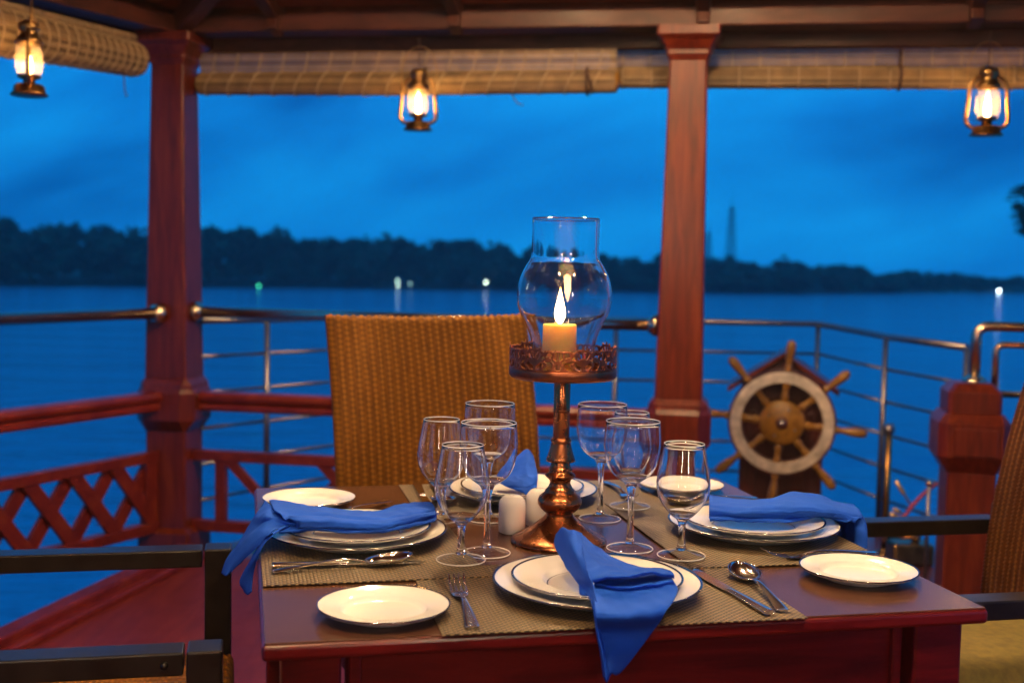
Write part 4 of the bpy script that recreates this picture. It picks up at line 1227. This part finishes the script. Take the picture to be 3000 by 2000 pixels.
def spoon_parts(t):
    K = M['cutlery']
    strip(MB(), [(0, 0.0088, 0.003, 0.003), (0.008, 0.0098, 0.003, 0.003), (0.06, 0.0062, 0.009, 0.003), (0.11, 0.0036, 0.013, 0.003), (0.137, 0.0042, 0.008, 0.003), (0.145, 0.0060, 0.006, 0.0028)]).build('handle', K, t)
    rows = []
    N = 16
    for i in range(N + 1):
        ph = math.pi / 2 * i / N
        row = []
        for k in range(32):
            a = 2 * math.pi * k / 32
            ww = 0.0235 * (1 - 0.10 * math.sin(a))
            row.append(Vector((ww * math.sin(ph) * math.cos(a), 0.178 + 0.037 * math.sin(ph) * math.sin(a), 0.0125 - 0.0118 * math.cos(ph) + 0.004 * math.sin(a) * math.sin(ph))))
        rows.append(row)
    MB().grid(rows, True, True).build('bowl', K, t, solid=0.0011)
def knife_parts(t):
    K = M['cutlery']
    strip(MB(), [(0, 0.0085, 0.0042, 0.007), (0.004, 0.0095, 0.0042, 0.008), (0.06, 0.0085, 0.0042, 0.0075), (0.108, 0.0068, 0.0042, 0.006), (0.112, 0.0066, 0.0042, 0.005)], 22).build('handle', K, t)
    L = [(0.111, -0.006, 0.0065), (0.125, -0.0085, 0.0068), (0.17, -0.0100, 0.0070), (0.205, -0.0090, 0.0068), (0.225, -0.0045, 0.0062), (0.233, 0.003, 0.0048)]
    vs, fs = [], []
    for y, x0, x1 in L:
        vs += [(x0, y, 0.0034), (x1, y, 0.0026), (x1, y, 0.0052), (x0, y, 0.0038)]
    for i in range(len(L) - 1):
        for k in range(4):
            fs.append((i * 4 + k, i * 4 + (k + 1) % 4, i * 4 + 4 + (k + 1) % 4, i * 4 + 4 + k))
    fs += [(0, 1, 2, 3), tuple(len(vs) - 1 - k for k in range(4))]
    MB().add(vs, fs).build('blade', K, t)
def cutlery(kind, fn, a, b, label, z=0.0026):
    A, B = tp(*a), tp(*b)
    rz = math.atan2(-(B - A).x, (B - A).y)
    t = thing(kind, label, kind.replace('table_', ''), tp(a[0], a[1], z), rz, 'stainless cutlery on the placemats')
    fn(t)
cutlery('fork', fork_parts, (0.266, 0.012), (0.280, 0.22), 'steel fork lying left of the nearest plates')
cutlery('knife', knife_parts, (0.675, 0.010), (0.655, 0.24), 'steel knife right of the nearest plates')
cutlery('spoon', spoon_parts, (0.700, 0.018), (0.722, 0.22), 'steel spoon right of the nearest knife')
cutlery('spoon', spoon_parts, (0.020, 0.318), (0.224, 0.345), 'steel spoon in front of the left plate', 0.0046)
cutlery('knife', knife_parts, (0.022, 0.346), (0.252, 0.340), 'steel knife behind the spoon at the left setting', 0.0046)
cutlery('fork', fork_parts, (0.252, 0.808), (0.12, 0.665), 'steel fork whose handle sticks out behind the left plate', 0.0046)
cutlery('fork', fork_parts, (0.995, 0.292), (0.795, 0.285), 'steel fork between the right plates and side plate', 0.0046)
cutlery('spoon', spoon_parts, (0.985, 0.742), (0.785, 0.722), 'steel spoon behind the right napkin', 0.0046)
cutlery('knife', knife_parts, (0.330, 0.968), (0.318, 0.735), 'steel knife left of the far plate')
cutlery('spoon', spoon_parts, (0.365, 0.965), (0.352, 0.762), 'steel spoon beside the knife at the far setting')
cutlery('fork', fork_parts, (0.735, 0.955), (0.728, 0.75), 'steel fork right of the far plate')

# candle holder with hurricane glass ------------------------------------------
t = thing('candle_holder', 'tall turned copper candle holder with pierced gallery and glass chimney', 'candle holder', (0.086, 2.008, TZ + 0.0005))
Cu = M['copper']
MB().lathe([(0, 0.0), (0.079, 0.0), (0.0815, 0.002), (0.0812, 0.005), (0.077, 0.0085), (0.072, 0.0105), (0.060, 0.0175), (0.046, 0.027), (0.034, 0.0365), (0.0265, 0.0435), (0.0228, 0.048)], 64).build('base', Cu, t)
MB().lathe([(0.0228, 0.0478), (0.0222, 0.050), (0.026, 0.0525), (0.0325, 0.0585), (0.0372, 0.0660), (0.0376, 0.0710), (0.0345, 0.0785), (0.0265, 0.0850), (0.0250, 0.0868), (0.0255, 0.0885), (0.0205, 0.0935), (0.0172, 0.1010),
            (0.0185, 0.1070), (0.0240, 0.1115), (0.0262, 0.1140), (0.0245, 0.1165), (0.0195, 0.1200), (0.0190, 0.1230), (0.0205, 0.1245), (0.0180, 0.1270), (0.0160, 0.1330), (0.0155, 0.1385)], 48).build('baluster', Cu, t)
MB().lathe([(0.0150, 0.1380), (0.0240, 0.1382), (0.0244, 0.1405), (0.0232, 0.1450), (0.0195, 0.1560), (0.0168, 0.1670), (0.0160, 0.1705), (0.0172, 0.1720), (0.0174, 0.1745), (0.0160, 0.1765), (0.0142, 0.1785)], 48).build('bell', Cu, t)
MB().lathe([(0.0138, 0.1780), (0.0138, 0.2210), (0.0146, 0.2222), (0.0138, 0.2234), (0.0146, 0.2248), (0.0146, 0.2262), (0.0138, 0.2272), (0.0138, 0.2770)], 40).build('stem', Cu, t)
MB().lathe([(0, 0.2762), (0.03, 0.2762), (0.083, 0.2785), (0.0885, 0.2810), (0.0902, 0.2850), (0.0902, 0.2955), (0.0892, 0.2975), (0.0882, 0.2960), (0.0880, 0.2880), (0, 0.2880)], 64).build('tray', M['copperdark'], t)
# pierced gallery: a cylinder strip cut by a scroll pattern, 7 repeats
def seg_d(px, py, a, b):
    dx, dy = b[0] - a[0], b[1] - a[1]
    f = max(0, min(1, ((px - a[0]) * dx + (py - a[1]) * dy) / (dx * dx + dy * dy + 1e-12)))
    return math.hypot(px - a[0] - f * dx, py - a[1] - f * dy)
def arc(cx, cy_, r, a0, a1, n=8): return [(cx + r * math.cos(R(a0 + (a1 - a0) * k / n)), cy_ + r * math.sin(R(a0 + (a1 - a0) * k / n))) for k in range(n + 1)]
STR = []
for k in range(-3, 4):                                           # palmette fan
    a = R(90 - k * 22)
    STR.append(([(0, 0.010), (0.028 * math.cos(a) * 0.95, 0.012 + 0.028 * math.sin(a))], 0.0018))
STR += [(arc(0, 0.014, 0.0215, 25, 155), 0.0022), ([(0, 0), (0, 0.02)], 0.0025),
        (arc(0.0255, 0.0265, 0.0065, -120, 170), 0.0018), (arc(0.0240, 0.0100, 0.0080, -90, 120), 0.0018),
        (arc(0.0400, 0.0070, 0.0075, 180, 360), 0.0018), ([(0.0400, 0.006), (0.0400, 0.028)], 0.0026), ([(0.0325, 0.008), (0.037, 0.016), (0.030, 0.021), (0.020, 0.021)], 0.0019),
        ([(0.012, 0.002), (0.020, 0.012), (0.010, 0.018)], 0.0019), (arc(0.036, 0.0285, 0.0045, 0, 200), 0.0018)]
per = 2 * math.pi * 0.0892 / 7
def solid_at(x, y):
    if y < 0.0028: return True
    for sx in (x, -x, per - abs(x)):
        for pl, w in STR:
            for a, b_ in zip(pl, pl[1:]):
                if seg_d(abs(sx) if sx == x else sx, y, a, b_) < w: return True
    return False
NX, NY, GH = 64, 34, 0.0445
cell = [[solid_at(-per / 2 + per * (i + 0.5) / NX, GH * (j + 0.5) / NY) for j in range(NY)] for i in range(NX)]
gb = MB()
vid = {}
vs, fs = [], []
for rep in range(7):
    for i in range(NX):
        for j in range(NY):
            if not cell[i][j]: continue
            q = []
            for di, dj in ((0, 0), (1, 0), (1, 1), (0, 1)):
                key = ((rep * NX + i + di) % (7 * NX), j + dj)
                if key not in vid:
                    a = 2 * math.pi * key[0] / (7 * NX) - R(90) + R(18.4) - math.pi / 7
                    z = GH * key[1] / NY
                    vid[key] = len(vs); vs.append((0.0892 * math.cos(a), 0.0892 * math.sin(a), 0.2965 + z))
                q.append(vid[key])
            fs.append(tuple(q))
gb.add(vs, fs, True)
gb.build('gallery', M['copperdark'], t, solid=0.0013)
oc = dense([(0.0500, 0.2886), (0.0505, 0.300), (0.0520, 0.320), (0.0555, 0.346), (0.0655, 0.371), (0.0750, 0.390), (0.0793, 0.409), (0.0785, 0.428), (0.0735, 0.449), (0.0645, 0.467), (0.0588, 0.476), (0.0565, 0.484), (0.0562, 0.500), (0.0562, 0.5430)], 60)
MB().lathe(oc + [(0.0566, 0.5445), (0.0556, 0.5458), (0.0545, 0.5445)] + [(r - 0.0019, z) for r, z in reversed(oc)], 80, closed=True).build('glass_chimney', M['glass'], t)
cd = thing('candle', 'lit orange pillar candle inside the glass chimney', 'candle', (0.079, 1.999, TZ + 0.289))
MB().lathe([(0, 0), (0.0275, 0), (0.0283, 0.002), (0.0283, 0.079), (0.0272, 0.0815), (0.0225, 0.0795), (0.008, 0.0765), (0, 0.076)], 48).build('wax', M['wax'], cd)
MB().tube([(0, 0, 0.074), (0.0003, 0, 0.082), (0.0012, 0, 0.087)], 0.0009, 6).build('wick', M['cord'], cd)
MB().lathe([(0, 0.0812), (0.0050, 0.0855), (0.0085, 0.093), (0.0092, 0.100), (0.0074, 0.111), (0.0044, 0.123), (0.0018, 0.135), (0, 0.143)], 20).build('flame', M['flame'], cd)

# napkins: control points (world metres) of each folded sheet
NAPKINS = {
 'front': [[[(0.1177,1.6456,0.79),(0.149,1.6562,0.787),(0.1797,1.6585,0.787),(0.2229,1.6621,0.79)],[(0.1181,1.6122,0.793),(0.1452,1.6113,0.79),(0.1781,1.6137,0.79),(0.2264,1.6313,0.793)],[(0.116,1.5775,0.798),(0.1414,1.568,0.796),(0.1768,1.5748,0.796),(0.2247,1.6027,0.797)],[(0.116,1.5769,0.793),(0.1451,1.576,0.79),(0.1807,1.5828,0.79),(0.2283,1.6056,0.791)],[(0.1132,1.544,0.792),(0.1485,1.5472,0.786),(0.1845,1.5497,0.786),(0.229,1.588,0.784)],[(0.1128,1.4928,0.78),(0.1436,1.4903,0.78),(0.1746,1.497,0.78),(0.2041,1.5215,0.776)],[(0.1198,1.5313,0.7454),(0.143,1.5365,0.7442),(0.1691,1.5423,0.7443),(0.1933,1.5478,0.7452)],[(0.1236,1.526,0.7198),(0.1368,1.5228,0.7197),(0.1547,1.533,0.718),(0.1728,1.5432,0.7179)],[(0.1303,1.5275,0.6861),(0.136,1.5226,0.6952),(0.1446,1.5307,0.6903),(0.1551,1.5392,0.6963)]],[[(0.1018,1.7083,0.835),(0.1292,1.6905,0.82),(0.1522,1.6652,0.808),(0.1914,1.6572,0.8),(0.2184,1.6534,0.8)],[(0.1024,1.6478,0.833),(0.1284,1.6363,0.818),(0.1545,1.6221,0.81),(0.1903,1.6208,0.805),(0.2236,1.6346,0.802)],[(0.1032,1.5914,0.82),(0.131,1.5899,0.815),(0.1574,1.5883,0.81),(0.1907,1.5983,0.808),(0.228,1.6281,0.8)],[(0.1084,1.5647,0.808),(0.1317,1.5599,0.813),(0.1597,1.5673,0.812),(0.1916,1.5879,0.812),(0.2269,1.6122,0.802)],[(0.113,1.5666,0.802),(0.1344,1.5662,0.809),(0.1626,1.5741,0.808),(0.1935,1.594,0.808),(0.2286,1.6151,0.797)]],[[(0.071,1.7593,0.82),(0.0787,1.7227,0.84),(0.0894,1.6846,0.845),(0.105,1.6838,0.84)],[(0.0689,1.7396,0.81),(0.0792,1.6885,0.825),(0.0893,1.6448,0.835),(0.1039,1.648,0.833)],[(0.0781,1.6844,0.8),(0.0883,1.6446,0.812),(0.0956,1.614,0.82),(0.1049,1.5972,0.823)],[(0.0914,1.6351,0.79),(0.0994,1.5934,0.8),(0.104,1.5754,0.805),(0.1089,1.5628,0.81)],[(0.1016,1.6009,0.786),(0.1072,1.5746,0.792),(0.1108,1.5641,0.795),(0.1135,1.5517,0.8)],[(0.1106,1.5301,0.783),(0.1129,1.5269,0.784),(0.1145,1.5202,0.786),(0.1164,1.517,0.787)],[(0.1169,1.5306,0.7484),(0.1179,1.5247,0.7496),(0.1196,1.5251,0.7491),(0.122,1.5317,0.7467)],[(0.1234,1.5321,0.7177),(0.1246,1.52,0.7211),(0.1267,1.5205,0.7217),(0.1294,1.5273,0.7194)],[(0.1278,1.533,0.6884),(0.1302,1.5213,0.6847),(0.1323,1.5218,0.6846),(0.138,1.5292,0.6929)]],[[(0.0983,1.6204,0.782),(0.1049,1.6065,0.786),(0.1112,1.6016,0.786)],[(0.0974,1.5917,0.784),(0.1033,1.5798,0.786),(0.1108,1.5822,0.784)],[(0.0985,1.5823,0.78),(0.1029,1.572,0.782),(0.1109,1.5711,0.782)]]],
 'left': [[[(-0.4045,2.0035,0.812),(-0.3901,2.005,0.812),(-0.3224,2.0058,0.802),(-0.2347,2.0119,0.795),(-0.1807,2.0674,0.798),(-0.1359,2.0792,0.798)],[(-0.3749,1.913,0.812),(-0.3537,1.9351,0.812),(-0.297,1.9368,0.807),(-0.2202,1.9495,0.8),(-0.171,2.0086,0.8),(-0.1281,2.0528,0.796)],[(-0.3424,1.897,0.802),(-0.3283,1.8803,0.806),(-0.2767,1.8958,0.805),(-0.2088,1.9116,0.8),(-0.1641,1.9638,0.798),(-0.1254,2.0362,0.792)],[(-0.3416,1.9125,0.794),(-0.3256,1.8968,0.797),(-0.2765,1.8949,0.799),(-0.2076,1.9011,0.797),(-0.1632,1.9536,0.794),(-0.1224,2.0121,0.792)],[(-0.3446,1.9409,0.79),(-0.3304,1.9332,0.792),(-0.2826,1.9363,0.793),(-0.2116,1.9375,0.792),(-0.166,1.9866,0.79),(-0.1259,2.0441,0.788)]],[[(-0.3728,1.9615,0.787),(-0.3149,1.9602,0.787),(-0.2571,1.9589,0.787),(-0.2068,1.9601,0.787),(-0.1672,2.0013,0.786),(-0.1248,2.051,0.785)],[(-0.366,1.9041,0.79),(-0.307,1.9112,0.791),(-0.2508,1.9112,0.79),(-0.2024,1.9186,0.79),(-0.1573,1.9699,0.788),(-0.123,2.0223,0.786)],[(-0.3662,1.8908,0.786),(-0.3063,1.907,0.787),(-0.2486,1.8955,0.787),(-0.2011,1.9069,0.787),(-0.1561,1.9562,0.786),(-0.1221,2.0097,0.784)],[(-0.3664,1.8995,0.78),(-0.3086,1.9216,0.781),(-0.2504,1.9089,0.781),(-0.2026,1.9216,0.781),(-0.1568,1.9653,0.781),(-0.1249,2.0074,0.781)],[(-0.364,1.9162,0.778),(-0.3119,1.9424,0.778),(-0.2532,1.9301,0.778),(-0.2048,1.9424,0.778),(-0.1585,1.9867,0.778),(-0.1263,2.0295,0.778)]],[[(-0.4096,1.9994,0.812),(-0.3925,1.9587,0.812),(-0.3725,1.9298,0.807),(-0.3413,1.9144,0.796)],[(-0.4162,1.9621,0.7991),(-0.3913,1.911,0.805),(-0.3776,1.9129,0.802),(-0.3444,1.9085,0.793)],[(-0.4298,1.959,0.7762),(-0.4051,1.9236,0.7876),(-0.3849,1.9076,0.7938),(-0.3546,1.9108,0.788)],[(-0.4435,1.956,0.7518),(-0.4191,1.9102,0.769),(-0.3942,1.8851,0.7811),(-0.3691,1.8702,0.7921)],[(-0.4625,1.9517,0.7247),(-0.4435,1.9252,0.7391),(-0.4147,1.8907,0.7568),(-0.3835,1.867,0.7758)],[(-0.4713,1.9497,0.7002),(-0.4589,1.9218,0.7037),(-0.4515,1.9234,0.7077),(-0.4323,1.9072,0.7281)]],[[(-0.3643,1.8884,0.788),(-0.3535,1.9047,0.788),(-0.3451,1.9361,0.786)],[(-0.3744,1.849,0.79),(-0.3641,1.8728,0.793),(-0.3521,1.8971,0.794)],[(-0.3941,1.8851,0.7657),(-0.3795,1.8679,0.7813),(-0.3671,1.8604,0.7889)],[(-0.4093,1.8919,0.7411),(-0.3965,1.864,0.754),(-0.3879,1.8557,0.7632)],[(-0.4315,1.9074,0.7009),(-0.4159,1.8904,0.713),(-0.4045,1.8827,0.7195)],[(-0.4247,1.9089,0.6806),(-0.4157,1.8905,0.6832),(-0.4076,1.882,0.69)]]],
 'right': [[[(0.3682,2.1842,0.8),(0.4225,2.1499,0.8),(0.4717,2.1587,0.8),(0.5234,2.1781,0.81),(0.5705,2.1746,0.806),(0.5883,2.1506,0.8),(0.6225,2.1425,0.796)],[(0.3562,2.1107,0.802),(0.4065,2.0666,0.806),(0.4618,2.0771,0.808),(0.5051,2.087,0.813),(0.5528,2.0934,0.808),(0.5812,2.095,0.802),(0.622,2.1019,0.792)],[(0.3505,2.0748,0.797),(0.4011,2.037,0.8),(0.4555,2.0469,0.802),(0.4964,2.0485,0.804),(0.5451,2.0625,0.802),(0.5769,2.0673,0.797),(0.618,2.0771,0.788)],[(0.3508,2.0747,0.787),(0.4049,2.0554,0.79),(0.4583,2.0581,0.792),(0.5025,2.0728,0.792),(0.5496,2.0787,0.794),(0.5755,2.0725,0.792),(0.5969,2.0667,0.786)],[(0.3555,2.1032,0.784),(0.4104,2.0837,0.787),(0.4656,2.0914,0.788),(0.5105,2.1064,0.788),(0.5587,2.1136,0.789),(0.5837,2.1024,0.788),(0.6011,2.0866,0.784)]],[[(0.3543,2.0959,0.784),(0.4111,2.0873,0.785),(0.4661,2.0935,0.786),(0.5116,2.1107,0.786),(0.56,2.1181,0.786),(0.5783,2.1049,0.785),(0.5981,2.0814,0.782)],[(0.3483,2.0545,0.786),(0.4036,2.0481,0.787),(0.4573,2.053,0.787),(0.5007,2.0709,0.787),(0.5499,2.0849,0.788),(0.5718,2.0749,0.786),(0.5936,2.0627,0.783)],[(0.3495,2.0564,0.781),(0.4044,2.0511,0.781),(0.4567,2.049,0.781),(0.4937,2.0592,0.781),(0.5504,2.0922,0.783),(0.5709,2.0765,0.781),(0.5882,2.0619,0.78)]],[[(0.5648,2.061,0.792),(0.5845,2.0727,0.796),(0.6113,2.1135,0.794),(0.6253,2.1242,0.792)],[(0.5856,2.1328,0.7672),(0.6028,2.1248,0.7725),(0.6195,2.1188,0.7804),(0.627,2.0857,0.7801)],[(0.5858,2.1319,0.7563),(0.6117,2.1536,0.7486),(0.6112,2.0876,0.7684),(0.629,2.0766,0.7589)],[(0.5864,2.1293,0.7442),(0.612,2.1523,0.7313),(0.6116,2.0857,0.744),(0.6294,2.0748,0.7362)],[(0.5888,2.1189,0.7324),(0.6129,2.148,0.7179),(0.6119,2.0844,0.7272),(0.6287,2.0782,0.7229)]]],
 'back': [[[(-0.0335,2.3864,0.7831),(-0.0019,2.4038,0.8105),(0.0321,2.4217,0.8403),(0.0476,2.4149,0.8284)],[(-0.023,2.3683,0.7819),(0.0053,2.3747,0.7951),(0.0357,2.3815,0.8131),(0.0529,2.3854,0.8107)],[(-0.0092,2.3509,0.7773),(0.0123,2.3455,0.7843),(0.0359,2.3508,0.7892),(0.0562,2.3656,0.7978)],[(0.0058,2.344,0.7735),(0.0225,2.3324,0.7761),(0.0379,2.3359,0.7785),(0.0556,2.3553,0.786)]],[[(-0.001,2.3579,0.7755),(0.0191,2.347,0.7814),(0.038,2.3513,0.785),(0.0558,2.3707,0.7913)],[(0.0058,2.3441,0.7728),(0.0225,2.3273,0.7758),(0.0393,2.3311,0.7754),(0.055,2.3551,0.7805)],[(0.016,2.3463,0.7692),(0.0273,2.3233,0.7699),(0.0408,2.3263,0.7655),(0.0532,2.3547,0.771)]]],
}
CREASE = {'left': [(0.38, 0.006), (0.66, 0.007)], 'right': [(0.45, 0.005), (0.70, 0.007)]}
def napkin(key, label, n=(46, 60)):
    t = None
    sheets = NAPKINS[key]
    org = Vector(sheets[0][0][0])
    t = thing('cloth_napkin', label, 'napkin', (org.x, org.y, TZ), 0, 'folded blue cloth napkins')
    for si, rows in enumerate(sheets):
        Q = patch([[Vector(p) - Vector(t.location) for p in r] for r in rows], *n)
        h, w = len(Q), len(Q[0])
        for i in range(h):
            for j in range(w):
                p = Q[i][j]
                fr_ = i / (h - 1)
                if key in CREASE and si == 0:
                    for f0, dp_ in CREASE[key]:
                        f1 = f0 + 0.05 * math.sin(j / w * 5 + f0 * 9)
                        p = p - Vector((0, 0, dp_ * math.exp(-((fr_ - f1) / 0.028) ** 2)))
                k = mnoise.noise(p * 38 + Vector((si * 7, 0, 0))) * 0.0021 + (0.5 - abs(mnoise.noise(p * 45 + Vector((3, si, 1))))) * 0.0030 + mnoise.noise(p * 120) * 0.0004
                Q[i][j] = p + Vector((0, -0.4 * k, k))
        o = MB().grid(Q).build('fold', M['napkin'], t, solid=0.0016)
napkin('front', 'blue cloth napkin on the nearest plates, its corner hanging over the table edge')
napkin('left', 'blue cloth napkin across the left plates, its tails hanging over the left edge')
napkin('right', 'blue cloth napkin across the right plates, draped over the right edge')
napkin('back', 'blue cloth napkin standing up on the far plate behind the shakers')

# ================================================================== the air over the lake
m, nt, b = new_mat('lake_haze')
nt.nodes.remove(b)
pv = nt.nodes.new('ShaderNodeVolumePrincipled')
pv.inputs['Color'].default_value = (0.75, 0.88, 1.0, 1)
pv.inputs['Density'].default_value = 0.00075
nt.links.new(pv.outputs[0], nt.nodes['Material Output'].inputs['Volume'])
hz = MB().box((0, 225, 20.0), (1100, 650, 54.0)).build('haze', m)
tag(hz, kind='stuff')
